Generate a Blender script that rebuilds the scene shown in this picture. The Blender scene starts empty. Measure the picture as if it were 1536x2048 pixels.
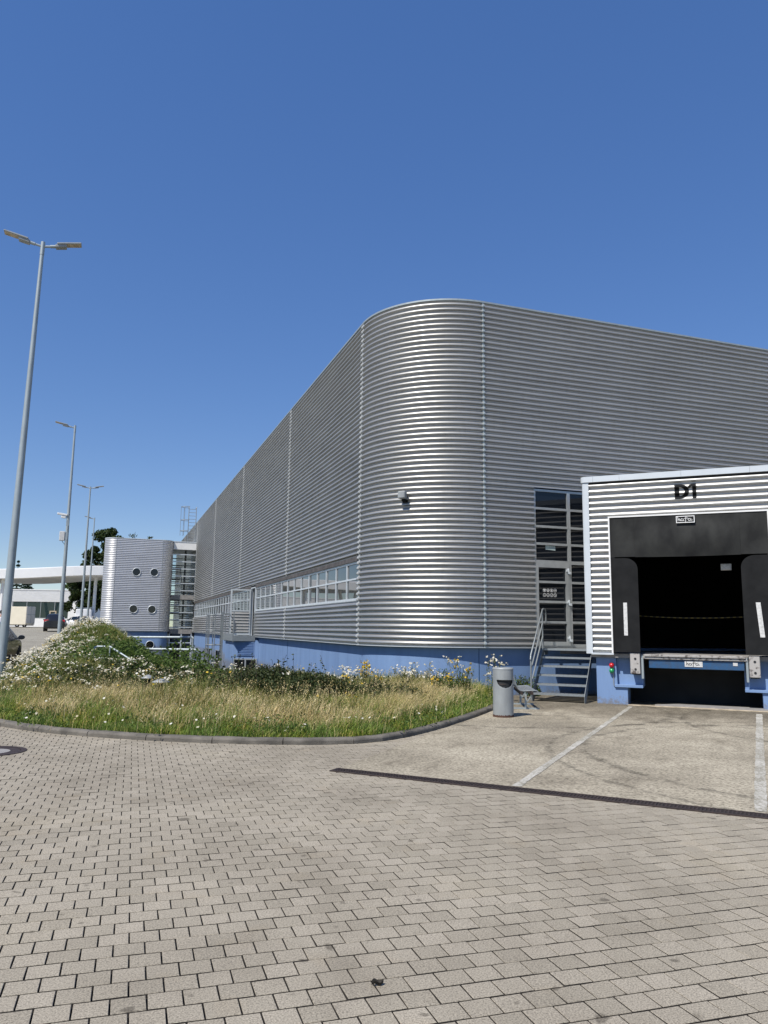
import bpy, bmesh, math, random
import numpy as np
from mathutils import Vector, Matrix

random.seed(7)
RNG = np.random.default_rng(11)
S = bpy.context.scene
COL = S.collection
PI = math.pi

# ------------------------------------------------------------------ camera
EYE = 1.6
up = Vector((132.0, 10024.0, 1535.0)).normalized()          # world up seen in camera axes (right, up, forward)
fw = Vector((0, 0, 1))
yw = (fw - up * fw.dot(up)).normalized()
xw = -yw.cross(up)
cam = bpy.data.cameras.new('camera')
cam.sensor_fit = 'VERTICAL'
cam.sensor_height = 36.0
cam.lens = 1535.0 / 2048.0 * 36.0
cam.clip_start = 0.05
cam.clip_end = 4000
camo = bpy.data.objects.new('camera', cam)
COL.objects.link(camo)
right = Vector((xw[0], yw[0], up[0])); upv = Vector((xw[1], yw[1], up[1])); fwd = Vector((xw[2], yw[2], up[2]))
camo.matrix_world = Matrix(((right.x, upv.x, -fwd.x, 0), (right.y, upv.y, -fwd.y, 0), (right.z, upv.z, -fwd.z, EYE), (0, 0, 0, 1)))
S.camera = camo

# ------------------------------------------------------------------ sky and sun
SUN_AZ, SUN_EL = math.radians(220.0), math.radians(53.0)     # clockwise from +Y
world = bpy.data.worlds.new('World')
S.world = world
world.use_nodes = True
nt = world.node_tree
nt.nodes.clear()
sky = nt.nodes.new('ShaderNodeTexSky')
sky.sky_type = 'NISHITA'
sky.sun_disc = False
sky.sun_elevation = SUN_EL
sky.sun_rotation = SUN_AZ
sky.air_density = 1
sky.dust_density = 0.0
sky.altitude = 800
sky.ozone_density = 4.5
bg = nt.nodes.new('ShaderNodeBackground')
bg.inputs['Strength'].default_value = 0.14
wo = nt.nodes.new('ShaderNodeOutputWorld')
hs = nt.nodes.new('ShaderNodeHueSaturation'); hs.inputs['Saturation'].default_value = 1.56; hs.inputs['Hue'].default_value = 0.517; hs.inputs['Value'].default_value = 1.64
gm_ = nt.nodes.new('ShaderNodeGamma'); gm_.inputs['Gamma'].default_value = 0.58      # tone curve on the sky colour, flattens its brightening towards the horizon
nt.links.new(sky.outputs[0], gm_.inputs['Color']); nt.links.new(gm_.outputs[0], hs.inputs['Color']); nt.links.new(hs.outputs[0], bg.inputs['Color'])
nt.links.new(bg.outputs[0], wo.inputs['Surface'])
sl = bpy.data.lights.new('sun', 'SUN')
sl.energy = 5.0
sl.angle = math.radians(0.53)
sl.color = (1.0, 0.945, 0.87)
slo = bpy.data.objects.new('sun', sl)
COL.objects.link(slo)
sd = Vector((-math.sin(SUN_AZ) * math.cos(SUN_EL), -math.cos(SUN_AZ) * math.cos(SUN_EL), -math.sin(SUN_EL)))
slo.rotation_euler = sd.to_track_quat('-Z', 'Y').to_euler()
slo.location = (-30, -30, 60)
S.view_settings.view_transform = 'Standard'
S.view_settings.look = 'None'
S.view_settings.exposure = 0.12
S.view_settings.gamma = 1.0
S.view_settings.use_curve_mapping = False

# ------------------------------------------------------------------ helpers
class MB:
    def __init__(s):
        s.v = []; s.f = []; s.sm = []
    def add(s, vs, fs, smooth=False):
        b = len(s.v)
        s.v += [tuple(p) for p in vs]
        for q in fs:
            s.f.append(tuple(b + i for i in q)); s.sm.append(smooth)
        return s
    def box(s, x0, x1, y0, y1, z0, z1):
        vs = [(x, y, z) for z in (z0, z1) for y in (y0, y1) for x in (x0, x1)]
        return s.add(vs, [(0, 2, 3, 1), (4, 5, 7, 6), (0, 1, 5, 4), (2, 6, 7, 3), (0, 4, 6, 2), (1, 3, 7, 5)])
    def obox(s, c, ax, ay, az):
        """oriented box: centre and three half-axis vectors"""
        c = Vector(c); ax = Vector(ax); ay = Vector(ay); az = Vector(az)
        vs = [c + ax * i + ay * j + az * k for k in (-1, 1) for j in (-1, 1) for i in (-1, 1)]
        return s.add(vs, [(0, 2, 3, 1), (4, 5, 7, 6), (0, 1, 5, 4), (2, 6, 7, 3), (0, 4, 6, 2), (1, 3, 7, 5)])
    def bar(s, p0, p1, w, h, upv=(0, 0, 1)):
        p0 = Vector(p0); p1 = Vector(p1)
        d = (p1 - p0).normalized(); u = Vector(upv)
        sd_ = d.cross(u)
        if sd_.length < 1e-4: sd_ = d.cross(Vector((1, 0, 0)))
        sd_.normalize(); u = sd_.cross(d).normalized()
        return s.obox((p0 + p1) / 2, (p1 - p0) / 2, sd_ * w / 2, u * h / 2)
    def tube(s, pts, r, n=8, caps=True, closed=False):
        pts = [Vector(p) for p in pts]
        m = len(pts)
        rs = r if isinstance(r, (list, tuple)) else [r] * m
        vs = []; prev = None
        for i, p in enumerate(pts):
            if closed: t = (pts[(i + 1) % m] - pts[i - 1])
            else: t = (pts[min(i + 1, m - 1)] - pts[max(i - 1, 0)])
            t.normalize()
            if prev is None:
                a = Vector((0, 0, 1)) if abs(t.z) < 0.9 else Vector((1, 0, 0))
                a = (a - t * a.dot(t)).normalized()
            else:
                a = (prev - t * prev.dot(t)).normalized()
            prev = a; b = t.cross(a)
            for k in range(n):
                an = 2 * PI * k / n
                vs.append(p + (a * math.cos(an) + b * math.sin(an)) * rs[i])
        fs = []
        for i in range(m if closed else m - 1):
            j = (i + 1) % m
            for k in range(n):
                k2 = (k + 1) % n
                fs.append((i * n + k, i * n + k2, j * n + k2, j * n + k))
        s.add(vs, fs, True)
        if caps and not closed:
            s.add(vs[:n], [tuple(range(n - 1, -1, -1))]); s.add(vs[-n:], [tuple(range(n))])
        return s
    def lathe(s, prof, n=24, c=(0, 0, 0), smooth=True, caps=True):
        vs = [(c[0] + r * math.cos(2 * PI * k / n), c[1] + r * math.sin(2 * PI * k / n), c[2] + z) for r, z in prof for k in range(n)]
        fs = []
        for i in range(len(prof) - 1):
            for k in range(n):
                k2 = (k + 1) % n
                fs.append((i * n + k, i * n + k2, (i + 1) * n + k2, (i + 1) * n + k))
        s.add(vs, fs, smooth)
        if caps:
            s.add(vs[:n], [tuple(range(n - 1, -1, -1))]); s.add(vs[-n:], [tuple(range(n))])
        return s
    def extrude(s, poly, d, m=lambda a, b, t: (a, b, t)):
        """polygon (a,b) list swept from t=d[0] to d[1], mapped to 3-D by m"""
        n = len(poly)
        vs = [m(a, b, d[0]) for a, b in poly] + [m(a, b, d[1]) for a, b in poly]
        fs = [tuple(range(n - 1, -1, -1)), tuple(range(n, 2 * n))]
        fs += [(i, (i + 1) % n, n + (i + 1) % n, n + i) for i in range(n)]
        return s.add(vs, fs)
    def loft(s, rings, smooth=True, caps=True, closed=True):
        n = len(rings[0]); vs = [p for r in rings for p in r]; fs = []
        for i in range(len(rings) - 1):
            for k in range(n if closed else n - 1):
                k2 = (k + 1) % n
                fs.append((i * n + k, i * n + k2, (i + 1) * n + k2, (i + 1) * n + k))
        s.add(vs, fs, smooth)
        if caps:
            s.add(rings[0], [tuple(range(n - 1, -1, -1))]); s.add(rings[-1], [tuple(range(n))])
        return s
    def grid(s, nu, nv, fn, smooth=True, keep=None):
        vs = [fn(i / nu, j / nv) for j in range(nv + 1) for i in range(nu + 1)]
        fs = []
        for j in range(nv):
            for i in range(nu):
                if keep and not keep((i + .5) / nu, (j + .5) / nv): continue
                a = j * (nu + 1) + i
                fs.append((a, a + 1, a + nu + 2, a + nu + 1))
        return s.add(vs, fs, smooth)
    def disc(s, c, ax, ay, r, n=20):
        c = Vector(c); ax = Vector(ax); ay = Vector(ay)
        return s.add([c + ax * r * math.cos(2 * PI * k / n) + ay * r * math.sin(2 * PI * k / n) for k in range(n)], [tuple(range(n))])
    def mesh(s, name, m=None):
        me = bpy.data.meshes.new(name)
        me.from_pydata(s.v, [], s.f)
        me.polygons.foreach_set('use_smooth', s.sm)
        if m: me.materials.append(m)
        me.update()
        return me

def props(o, label=None, cat=None, group=None, kind=None):
    if label: o['label'] = label
    if cat: o['category'] = cat
    if group: o['group'] = group
    if kind: o['kind'] = kind
    return o

def link(name, me, parent=None, loc=None, rot=None):
    o = bpy.data.objects.new(name, me)
    COL.objects.link(o)
    if parent is not None: o.parent = parent
    if loc is not None: o.location = loc
    if rot is not None: o.rotation_euler = rot
    return o

def obj(name, mb, m, parent=None, bevel=0.0, loc=None, rot=None, seg=1, **kw):
    o = link(name, mb.mesh(name, m), parent, loc, rot)
    if bevel:
        b = o.modifiers.new('edge', 'BEVEL'); b.width = bevel; b.segments = seg; b.limit_method = 'ANGLE'; b.angle_limit = math.radians(40)
    return props(o, **kw)

def thing(name, label, cat, loc=(0, 0, 0), rz=0.0, group=None, rot=None):
    o = bpy.data.objects.new(name, None)
    COL.objects.link(o)
    o.empty_display_size = 0.2
    o.location = loc; o.rotation_euler = rot or (0, 0, rz)
    return props(o, label, cat, group)

def copy_tree(o, parent=None, loc=None, rz=None, label=None):
    c = o.copy(); COL.objects.link(c)
    if parent is not None: c.parent = parent
    if loc is not None: c.location = loc
    if rz is not None: c.rotation_euler = (0, 0, rz)
    if label: c['label'] = label
    for ch in list(o.children): copy_tree(ch, c)
    return c

def tri_mesh(name, V, F, m):
    me = bpy.data.meshes.new(name)
    V = np.asarray(V, dtype=np.float32); F = np.asarray(F, dtype=np.int32)
    me.vertices.add(len(V)); me.vertices.foreach_set('co', V.ravel())
    k = F.shape[1]
    me.loops.add(F.size); me.loops.foreach_set('vertex_index', F.ravel())
    me.polygons.add(len(F)); me.polygons.foreach_set('loop_start', np.arange(0, F.size, k, dtype=np.int32))
    me.polygons.foreach_set('use_smooth', np.zeros(len(F), dtype=bool))
    me.update(calc_edges=True)
    me.materials.append(m)
    return me

# ------------------------------------------------------------------ materials
def new_mat(name):
    m = bpy.data.materials.new(name); m.use_nodes = True
    n = m.node_tree.nodes; n.clear()
    out = n.new('ShaderNodeOutputMaterial'); p = n.new('ShaderNodeBsdfPrincipled')
    m.node_tree.links.new(p.outputs[0], out.inputs['Surface'])
    return m, n, m.node_tree.links, p, out

def ramp(n, l, src, stops):
    r = n.new('ShaderNodeValToRGB')
    e = r.color_ramp.elements
    e[0].position, e[0].color = stops[0][0], (*stops[0][1], 1)
    e[1].position, e[1].color = stops[-1][0], (*stops[-1][1], 1)
    for p_, c in stops[1:-1]:
        q = e.new(p_); q.color = (*c, 1)
    l.new(src, r.inputs['Fac'])
    return r.outputs['Color']

def noise(n, l, scale, detail=4, rough=0.55, vec=None, stretch=None):
    if vec is None:
        g = n.new('ShaderNodeNewGeometry'); vec = g.outputs['Position']
    if stretch:
        mp = n.new('ShaderNodeMapping'); mp.inputs['Scale'].default_value = stretch
        l.new(vec, mp.inputs['Vector']); vec = mp.outputs[0]
    t = n.new('ShaderNodeTexNoise')
    t.inputs['Scale'].default_value = scale; t.inputs['Detail'].default_value = detail; t.inputs['Roughness'].default_value = rough
    l.new(vec, t.inputs['Vector'])
    return t.outputs['Fac']

def mixc(n, l, fac, a, b, mode='MIX'):
    m = n.new('ShaderNodeMix'); m.data_type = 'RGBA'; m.blend_type = mode
    if isinstance(fac, float): m.inputs[0].default_value = fac
    else: l.new(fac, m.inputs[0])
    for i, c in ((6, a), (7, b)):
        if isinstance(c, tuple): m.inputs[i].default_value = (*c, 1)
        else: l.new(c, m.inputs[i])
    return m.outputs[2]

def math_(n, l, op, a, b=None):
    m = n.new('ShaderNodeMath'); m.operation = op
    for i, c in enumerate((a, b)):
        if c is None: continue
        if isinstance(c, (int, float)): m.inputs[i].default_value = c
        else: l.new(c, m.inputs[i])
    return m.outputs[0]

def pm(name, c1, c2=None, scale=6.0, rough=0.5, metal=0.0, bump=0.0, bscale=80.0, lo=0.35, hi=0.65, stretch=None, rvar=0.1, spec=None, coat=0.0):
    """painted / plain surface: two tones by noise, roughness that follows, fine relief"""
    m, n, l, p, out = new_mat(name)
    c2 = c2 or tuple(x * 0.82 for x in c1)
    f = noise(n, l, scale, stretch=stretch)
    l.new(ramp(n, l, f, [(lo, c2), (hi, c1)]), p.inputs['Base Color'])
    p.inputs['Metallic'].default_value = metal
    r = n.new('ShaderNodeMapRange'); r.inputs['To Min'].default_value = rough + rvar; r.inputs['To Max'].default_value = max(0.02, rough - rvar)
    l.new(f, r.inputs['Value']); l.new(r.outputs[0], p.inputs['Roughness'])
    if spec is not None: p.inputs['Specular IOR Level'].default_value = spec
    if coat: p.inputs['Coat Weight'].default_value = coat; p.inputs['Coat Roughness'].default_value = 0.05
    if bump:
        b = n.new('ShaderNodeBump'); b.inputs['Strength'].default_value = bump; b.inputs['Distance'].default_value = 0.01
        l.new(noise(n, l, bscale), b.inputs['Height']); l.new(b.outputs[0], p.inputs['Normal'])
    return m

def glass_dark(name, col, rough=0.015, wave=0.0, coat=0.0):
    m, n, l, p, out = new_mat(name)
    p.inputs['Base Color'].default_value = (*col, 1); p.inputs['Roughness'].default_value = rough
    p.inputs['IOR'].default_value = 1.52
    p.inputs['Coat Weight'].default_value = coat; p.inputs['Coat Roughness'].default_value = 0.0
    if wave:
        b = n.new('ShaderNodeBump'); b.inputs['Strength'].default_value = wave; b.inputs['Distance'].default_value = 0.02
        l.new(noise(n, l, 0.9, detail=1), b.inputs['Height']); l.new(b.outputs[0], p.inputs['Normal'])
    return m

def glass_clear(name, tint):
    m, n, l, p, out = new_mat(name)
    t = n.new('ShaderNodeBsdfTransparent'); t.inputs[0].default_value = (*tint, 1)
    g = n.new('ShaderNodeBsdfGlossy'); g.inputs['Roughness'].default_value = 0.01; g.inputs[0].default_value = (0.9, 0.95, 0.95, 1)
    fr = n.new('ShaderNodeFresnel'); fr.inputs[0].default_value = 1.5
    mx = n.new('ShaderNodeMixShader')
    l.new(fr.outputs[0], mx.inputs[0]); l.new(t.outputs[0], mx.inputs[1]); l.new(g.outputs[0], mx.inputs[2])
    l.new(mx.outputs[0], out.inputs['Surface'])
    return m

def leaf_mat(name, stops, trans=0.35, rough=0.6, patch=None):
    """foliage: colour per leaf or blade, some light through it"""
    m, n, l, p, out = new_mat(name)
    g = n.new('ShaderNodeNewGeometry')
    c = ramp(n, l, g.outputs['Random Per Island'], stops)
    if patch:
        f = noise(n, l, patch[0], detail=2)
        c = mixc(n, l, ramp(n, l, f, [(0.42, (0, 0, 0)), (0.6, (1, 1, 1))]), c, mixc(n, l, 1.0, c, patch[1], 'MULTIPLY'))
    l.new(c, p.inputs['Base Color']); p.inputs['Roughness'].default_value = rough
    p.inputs['Specular IOR Level'].default_value = 0.25
    t = n.new('ShaderNodeBsdfTranslucent'); l.new(c, t.inputs['Color'])
    mx = n.new('ShaderNodeMixShader'); mx.inputs[0].default_value = trans
    l.new(p.outputs[0], mx.inputs[1]); l.new(t.outputs[0], mx.inputs[2]); l.new(mx.outputs[0], out.inputs['Surface'])
    return m

def paving_mat():
    """concrete paver: speckled grey-beige, each stone its own tone"""
    m, n, l, p, out = new_mat('paver_concrete')
    oi = n.new('ShaderNodeObjectInfo'); g = n.new('ShaderNodeNewGeometry')
    rnd = math_(n, l, 'FRACT', math_(n, l, 'ADD', oi.outputs['Random'], g.outputs['Random Per Island']))
    tone = ramp(n, l, rnd, [(0.0, (0.294, 0.2625, 0.205)), (0.35, (0.322, 0.288, 0.226)), (0.7, (0.338, 0.302, 0.238)), (1.0, (0.358, 0.320, 0.254))])
    sp = noise(n, l, 120, detail=3, rough=0.75)
    c = mixc(n, l, 0.85, tone, ramp(n, l, sp, [(0.34, (0.36, 0.35, 0.34)), (0.48, (0.93, 0.93, 0.92)), (0.66, (1.45, 1.44, 1.40))]), 'MULTIPLY')
    st = noise(n, l, 0.55, detail=5, rough=0.6)
    c = mixc(n, l, 1.0, c, ramp(n, l, st, [(0.33, (0.80, 0.79, 0.78)), (0.55, (1, 1, 1)), (0.75, (1.05, 1.03, 0.98))]), 'MULTIPLY')
    tk = noise(n, l, 0.9, detail=4, rough=0.6, stretch=(0.9, 0.16, 1))
    c = mixc(n, l, 0.7, c, ramp(n, l, tk, [(0.34, (0.80, 0.79, 0.78)), (0.48, (1, 1, 1))]), 'MULTIPLY')
    dr = noise(n, l, 7.0, detail=2, rough=0.4)
    c = mixc(n, l, 0.8, c, ramp(n, l, dr, [(0.26, (0.42, 0.41, 0.40)), (0.31, (1, 1, 1))]), 'MULTIPLY')
    br = noise(n, l, 2.3, detail=3, rough=0.5)
    c = mixc(n, l, 0.22, c, ramp(n, l, br, [(0.60, (1, 1, 1)), (0.76, (1.0, 0.86, 0.66))]), 'MULTIPLY')
    l.new(c, p.inputs['Base Color']); p.inputs['Roughness'].default_value = 0.85; p.inputs['Specular IOR Level'].default_value = 0.25
    b = n.new('ShaderNodeBump'); b.inputs['Strength'].default_value = 0.35; b.inputs['Distance'].default_value = 0.004
    l.new(sp, b.inputs['Height']); l.new(b.outputs[0], p.inputs['Normal'])
    return m

ROWDIR = math.radians(17.8)
def paving_far_mat(pu, pv):
    """the same paving where single stones are too far off to build"""
    m, n, l, p, out = new_mat('paving_far')
    g = n.new('ShaderNodeNewGeometry')
    mp = n.new('ShaderNodeMapping'); mp.vector_type = 'POINT'; mp.inputs['Rotation'].default_value = (0, 0, -ROWDIR)
    l.new(g.outputs['Position'], mp.inputs['Vector'])
    bt = n.new('ShaderNodeTexBrick'); bt.offset = 0.5
    bt.inputs['Scale'].default_value = 1.0; bt.inputs['Brick Width'].default_value = pu; bt.inputs['Row Height'].default_value = pv
    bt.inputs['Mortar Size'].default_value = 0.005; bt.inputs['Mortar Smooth'].default_value = 0.3
    bt.inputs['Color1'].default_value = (0.285, 0.266, 0.207, 1); bt.inputs['Color2'].default_value = (0.335, 0.312, 0.246, 1); bt.inputs['Mortar'].default_value = (0.10, 0.09, 0.08, 1)
    l.new(mp.outputs[0], bt.inputs['Vector'])
    st = noise(n, l, 0.5, detail=5)
    c = mixc(n, l, 1.0, bt.outputs['Color'], ramp(n, l, st, [(0.33, (0.80, 0.79, 0.78)), (0.6, (1, 1, 1))]), 'MULTIPLY')
    l.new(c, p.inputs['Base Color']); p.inputs['Roughness'].default_value = 0.85
    return m

def concrete_mat():
    """old brushed concrete apron: pale, pitted, stained"""
    m, n, l, p, out = new_mat('apron_concrete')
    g = n.new('ShaderNodeNewGeometry'); pos = g.outputs['Position']
    mp = n.new('ShaderNodeMapping'); mp.vector_type = 'TEXTURE'; mp.inputs['Location'].default_value = (4.668, 17.853, 0); mp.inputs['Rotation'].default_value = (0, 0, math.radians(-24))
    l.new(pos, mp.inputs['Vector']); sx = n.new('ShaderNodeSeparateXYZ'); l.new(mp.outputs[0], sx.inputs[0])      # dock axes: x along its front, y into it
    big = noise(n, l, 0.55, detail=5, rough=0.58)
    c = ramp(n, l, big, [(0.30, (0.238, 0.212, 0.162)), (0.45, (0.318, 0.285, 0.218)), (0.58, (0.388, 0.350, 0.270)), (0.74, (0.452, 0.412, 0.322))])
    # grime from wheels and rubber in front of the dock, and darker old concrete by the stair
    gr = n.new('ShaderNodeMapRange'); gr.inputs['From Min'].default_value = -3.4; gr.inputs['From Max'].default_value = -0.3; gr.inputs['To Min'].default_value = 0.0; gr.inputs['To Max'].default_value = 0.42
    l.new(sx.outputs[1], gr.inputs['Value'])
    stn = noise(n, l, 1.5, detail=6, rough=0.68, vec=mp.outputs[0], stretch=(1.5, 0.75, 1))
    k = math_(n, l, 'ADD', stn, gr.outputs[0])
    c = mixc(n, l, 1.0, c, ramp(n, l, k, [(0.52, (1, 1, 1)), (0.66, (0.74, 0.73, 0.72)), (0.92, (0.50, 0.49, 0.48))]), 'MULTIPLY')
    dk = noise(n, l, 1.15, detail=4, rough=0.6)
    c = mixc(n, l, 1.0, c, ramp(n, l, dk, [(0.26, (0.60, 0.59, 0.58)), (0.36, (1, 1, 1))]), 'MULTIPLY')
    # rubber arcs left by turning wheels
    wob = noise(n, l, 3.0, detail=5, rough=0.7)
    for ax, ay, R, w, amt in ((4.6, -6.2, 3.6, .13, .55), (4.9, -6.3, 4.35, .10, .6), (-1.5, -2.0, 3.4, .16, .6), (1.2, -9.5, 6.6, .12, .65), (6.0, -2.0, 3.9, .12, .6)):
        d = n.new('ShaderNodeVectorMath'); d.operation = 'DISTANCE'; l.new(mp.outputs[0], d.inputs[0]); d.inputs[1].default_value = (ax, ay, 0)
        e = math_(n, l, 'DIVIDE', math_(n, l, 'ABSOLUTE', math_(n, l, 'SUBTRACT', d.outputs['Value'], R)), w)
        e = math_(n, l, 'ADD', e, math_(n, l, 'MULTIPLY', math_(n, l, 'SUBTRACT', wob, .42), 5.0))
        c = mixc(n, l, 1.0, c, ramp(n, l, e, [(0.25, (amt, amt, amt)), (1.0, (1, 1, 1))]), 'MULTIPLY')
    sp = noise(n, l, 30, detail=4, rough=0.8)
    c = mixc(n, l, 1.0, c, ramp(n, l, sp, [(0.37, (0.36, 0.34, 0.31)), (0.46, (0.85, 0.84, 0.82)), (0.55, (1.08, 1.07, 1.05)), (0.66, (1.42, 1.40, 1.34))]), 'MULTIPLY')
    l.new(c, p.inputs['Base Color']); p.inputs['Roughness'].default_value = 0.9; p.inputs['Specular IOR Level'].default_value = 0.2
    b = n.new('ShaderNodeBump'); b.inputs['Strength'].default_value = 0.5; b.inputs['Distance'].default_value = 0.008
    l.new(sp, b.inputs['Height']); l.new(b.outputs[0], p.inputs['Normal'])
    return m

def line_mat():
    """worn white road paint"""
    m, n, l, p, out = new_mat('worn_line_paint')
    f = noise(n, l, 38, detail=5, rough=0.75)
    w = noise(n, l, 1.6, detail=4)
    k = math_(n, l, 'ADD', f, math_(n, l, 'MULTIPLY', math_(n, l, 'SUBTRACT', w, 0.5), 0.55))
    l.new(ramp(n, l, k, [(0.42, (0.24, 0.222, 0.170)), (0.49, (0.36, 0.34, 0.28)), (0.60, (0.52, 0.50, 0.44))]), p.inputs['Base Color'])
    p.inputs['Roughness'].default_value = 0.85
    return m

def cladding_mat(name, col, rough, metal):
    """silver coil-coated sheet: faint streaks, dust and small scuffs"""
    m, n, l, p, out = new_mat(name)
    a = noise(n, l, 1.1, detail=4, stretch=(0.5, 0.5, 2.0))
    c = ramp(n, l, a, [(0.3, tuple(x * 0.90 for x in col)), (0.7, tuple(x * 1.05 for x in col))])
    s = noise(n, l, 9.0, detail=5, rough=0.7, stretch=(1, 1, 0.25))
    c = mixc(n, l, 0.55, c, ramp(n, l, s, [(0.30, (0.80, 0.79, 0.77)), (0.5, (1, 1, 1))]), 'MULTIPLY')
    l.new(c, p.inputs['Base Color']); p.inputs['Metallic'].default_value = metal
    r = n.new('ShaderNodeMapRange'); r.inputs['To Min'].default_value = rough + 0.07; r.inputs['To Max'].default_value = rough - 0.05
    l.new(s, r.inputs['Value']); l.new(r.outputs[0], p.inputs['Roughness'])
    b = n.new('ShaderNodeBump'); b.inputs['Strength'].default_value = 0.22; b.inputs['Distance'].default_value = 0.02
    l.new(noise(n, l, 2.2, detail=2, stretch=(1, 1, 3)), b.inputs['Height']); l.new(b.outputs[0], p.inputs['Normal'])
    return m

M = {}
M['clad'] = cladding_mat('silver_cladding', (0.415, 0.413, 0.395), 0.46, 0.68)
M['clad_dock'] = cladding_mat('dock_cladding', (0.47, 0.47, 0.455), 0.48, 0.62)
M['clad_fine'] = cladding_mat('tower_cladding', (0.53, 0.535, 0.54), 0.42, 0.55)
M['trim'] = pm('pale_trim', (0.60, 0.64, 0.66), (0.54, 0.58, 0.60), 2.0, 0.42, 0.15, bump=0.03)
M['alu'] = pm('aluminium_frame', (0.47, 0.49, 0.49), (0.40, 0.42, 0.42), 5.0, 0.42, 0.55)
M['alu_light'] = pm('light_aluminium', (0.62, 0.66, 0.68), (0.55, 0.59, 0.61), 5.0, 0.4, 0.25)
M['seam'] = pm('seam_strip', (0.54, 0.56, 0.56), (0.46, 0.48, 0.48), 14.0, 0.45, 0.1)
M['blue'] = pm('blue_wall_paint', (0.175, 0.278, 0.475), (0.160, 0.258, 0.445), 1.2, 0.6, 0, bump=0.1, bscale=160, stretch=(1, 1, 0.3))
def blue_wall():
    m = M['blue']; n = m.node_tree.nodes; l = m.node_tree.links
    p = [q for q in n if q.type == 'BSDF_PRINCIPLED'][0]; src = p.inputs['Base Color'].links[0].from_socket
    st = noise(n, l, 2.4, detail=6, rough=0.7, stretch=(1, 1, 0.10))
    c = mixc(n, l, 0.8, src, ramp(n, l, st, [(0.30, (0.80, 0.80, 0.82)), (0.5, (1, 1, 1)), (0.72, (1.10, 1.08, 1.04))]), 'MULTIPLY')
    sp = noise(n, l, 14, detail=5, rough=0.75)
    g = n.new('ShaderNodeNewGeometry'); sx = n.new('ShaderNodeSeparateXYZ'); l.new(g.outputs['Position'], sx.inputs[0])
    h = n.new('ShaderNodeMapRange'); h.inputs['From Min'].default_value = 0.0; h.inputs['From Max'].default_value = 0.34; h.inputs['To Min'].default_value = 0.22; h.inputs['To Max'].default_value = -0.12
    l.new(sx.outputs[2], h.inputs['Value'])
    k = math_(n, l, 'ADD', sp, h.outputs[0])
    l.new(mixc(n, l, ramp(n, l, k, [(0.56, (0, 0, 0)), (0.74, (.75, .75, .75))]), c, (0.17, 0.16, 0.15)), p.inputs['Base Color'])
blue_wall()
M['blue_dark'] = pm('blue_steel_paint', (0.02, 0.085, 0.20), (0.03, 0.07, 0.14), 9.0, 0.5, 0)
M['galv'] = pm('galvanised_steel', (0.32, 0.345, 0.35), (0.235, 0.26, 0.265), 26.0, 0.46, 0.45, lo=0.3, hi=0.7)
M['galv_pole'] = pm('galvanised_pole', (0.38, 0.43, 0.44), (0.30, 0.345, 0.36), 9.0, 0.5, 0.35, lo=0.3, hi=0.7, stretch=(1, 1, 0.4))
M['bin'] = pm('bin_grey_paint', (0.315, 0.335, 0.335), (0.255, 0.27, 0.27), 7.0, 0.5, 0.1, bump=0.05, stretch=(1, 1, 0.35))
M['rust'] = pm('rusty_edge', (0.11, 0.05, 0.03), (0.05, 0.03, 0.025), 40, 0.85)
M['black'] = pm('black_rubber', (0.014, 0.0145, 0.015), (0.009, 0.0095, 0.010), 3.0, 0.80, 0, spec=0.2, bump=0.15, bscale=25)
M['curtain'] = pm('head_curtain', (0.030, 0.031, 0.029), (0.012, 0.0125, 0.0125), 2.2, 0.75, 0, spec=0.25, bump=0.35, bscale=9, stretch=(1, 1, 0.6))
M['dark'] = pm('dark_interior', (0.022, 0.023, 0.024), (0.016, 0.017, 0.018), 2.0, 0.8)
M['white'] = pm('white_paint', (0.78, 0.78, 0.76), (0.72, 0.72, 0.70), 3.0, 0.45)
M['white_worn'] = pm('worn_white', (0.62, 0.62, 0.60), (0.44, 0.44, 0.42), 22.0, 0.6, lo=0.3, hi=0.55)
M['fascia'] = pm('canopy_white', (0.80, 0.80, 0.78), (0.76, 0.76, 0.74), 1.0, 0.5)
M['steel_worn'] = pm('worn_steel', (0.42, 0.40, 0.37), (0.10, 0.085, 0.075), 13.0, 0.55, 0.3, lo=0.36, hi=0.52, bump=0.2)
M['bumper'] = pm('bumper_plate', (0.44, 0.42, 0.39), (0.12, 0.10, 0.09), 9.0, 0.6, 0.2, lo=0.34, hi=0.46, bump=0.2)
M['drain'] = pm('drain_iron', (0.055, 0.038, 0.032), (0.030, 0.022, 0.020), 18, 0.75, 0.2, bump=0.3)
M['kerb'] = pm('kerb_concrete', (0.165, 0.150, 0.125), (0.075, 0.069, 0.058), 3.5, 0.9, bump=0.6, bscale=60, lo=0.32, hi=0.62)
M['joint'] = pm('joint_sand', (0.045, 0.038, 0.032), (0.025, 0.022, 0.019), 30, 0.95)
M['soil'] = pm('meadow_soil', (0.085, 0.065, 0.035), (0.04, 0.04, 0.018), 2.0, 0.95, bump=0.8, bscale=20)
M['beige'] = pm('beige_edge', (0.60, 0.50, 0.36), (0.36, 0.30, 0.21), 7.0, 0.8)
M['slab'] = pm('grey_slab', (0.30, 0.29, 0.27), (0.22, 0.21, 0.20), 6.0, 0.85, bump=0.2)
M['line'] = line_mat()
M['apron'] = concrete_mat()
M['paver'] = paving_mat()
M['glass'] = glass_dark('window_glass', (0.018, 0.024, 0.028), wave=0.03, coat=0.5)
M['glass_door'] = glass_dark('door_glass', (0.006, 0.008, 0.012))
M['glass_teal'] = glass_dark('teal_glass', (0.016, 0.032, 0.033))
M['glass_clear'] = glass_clear('link_glass', (0.95, 0.97, 0.96))
M['red'] = pm('red_lens', (0.55, 0.02, 0.03), (0.45, 0.015, 0.02), 5, 0.2)
M['green'] = pm('green_lens', (0.02, 0.30, 0.10), (0.015, 0.24, 0.08), 5, 0.2)
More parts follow.
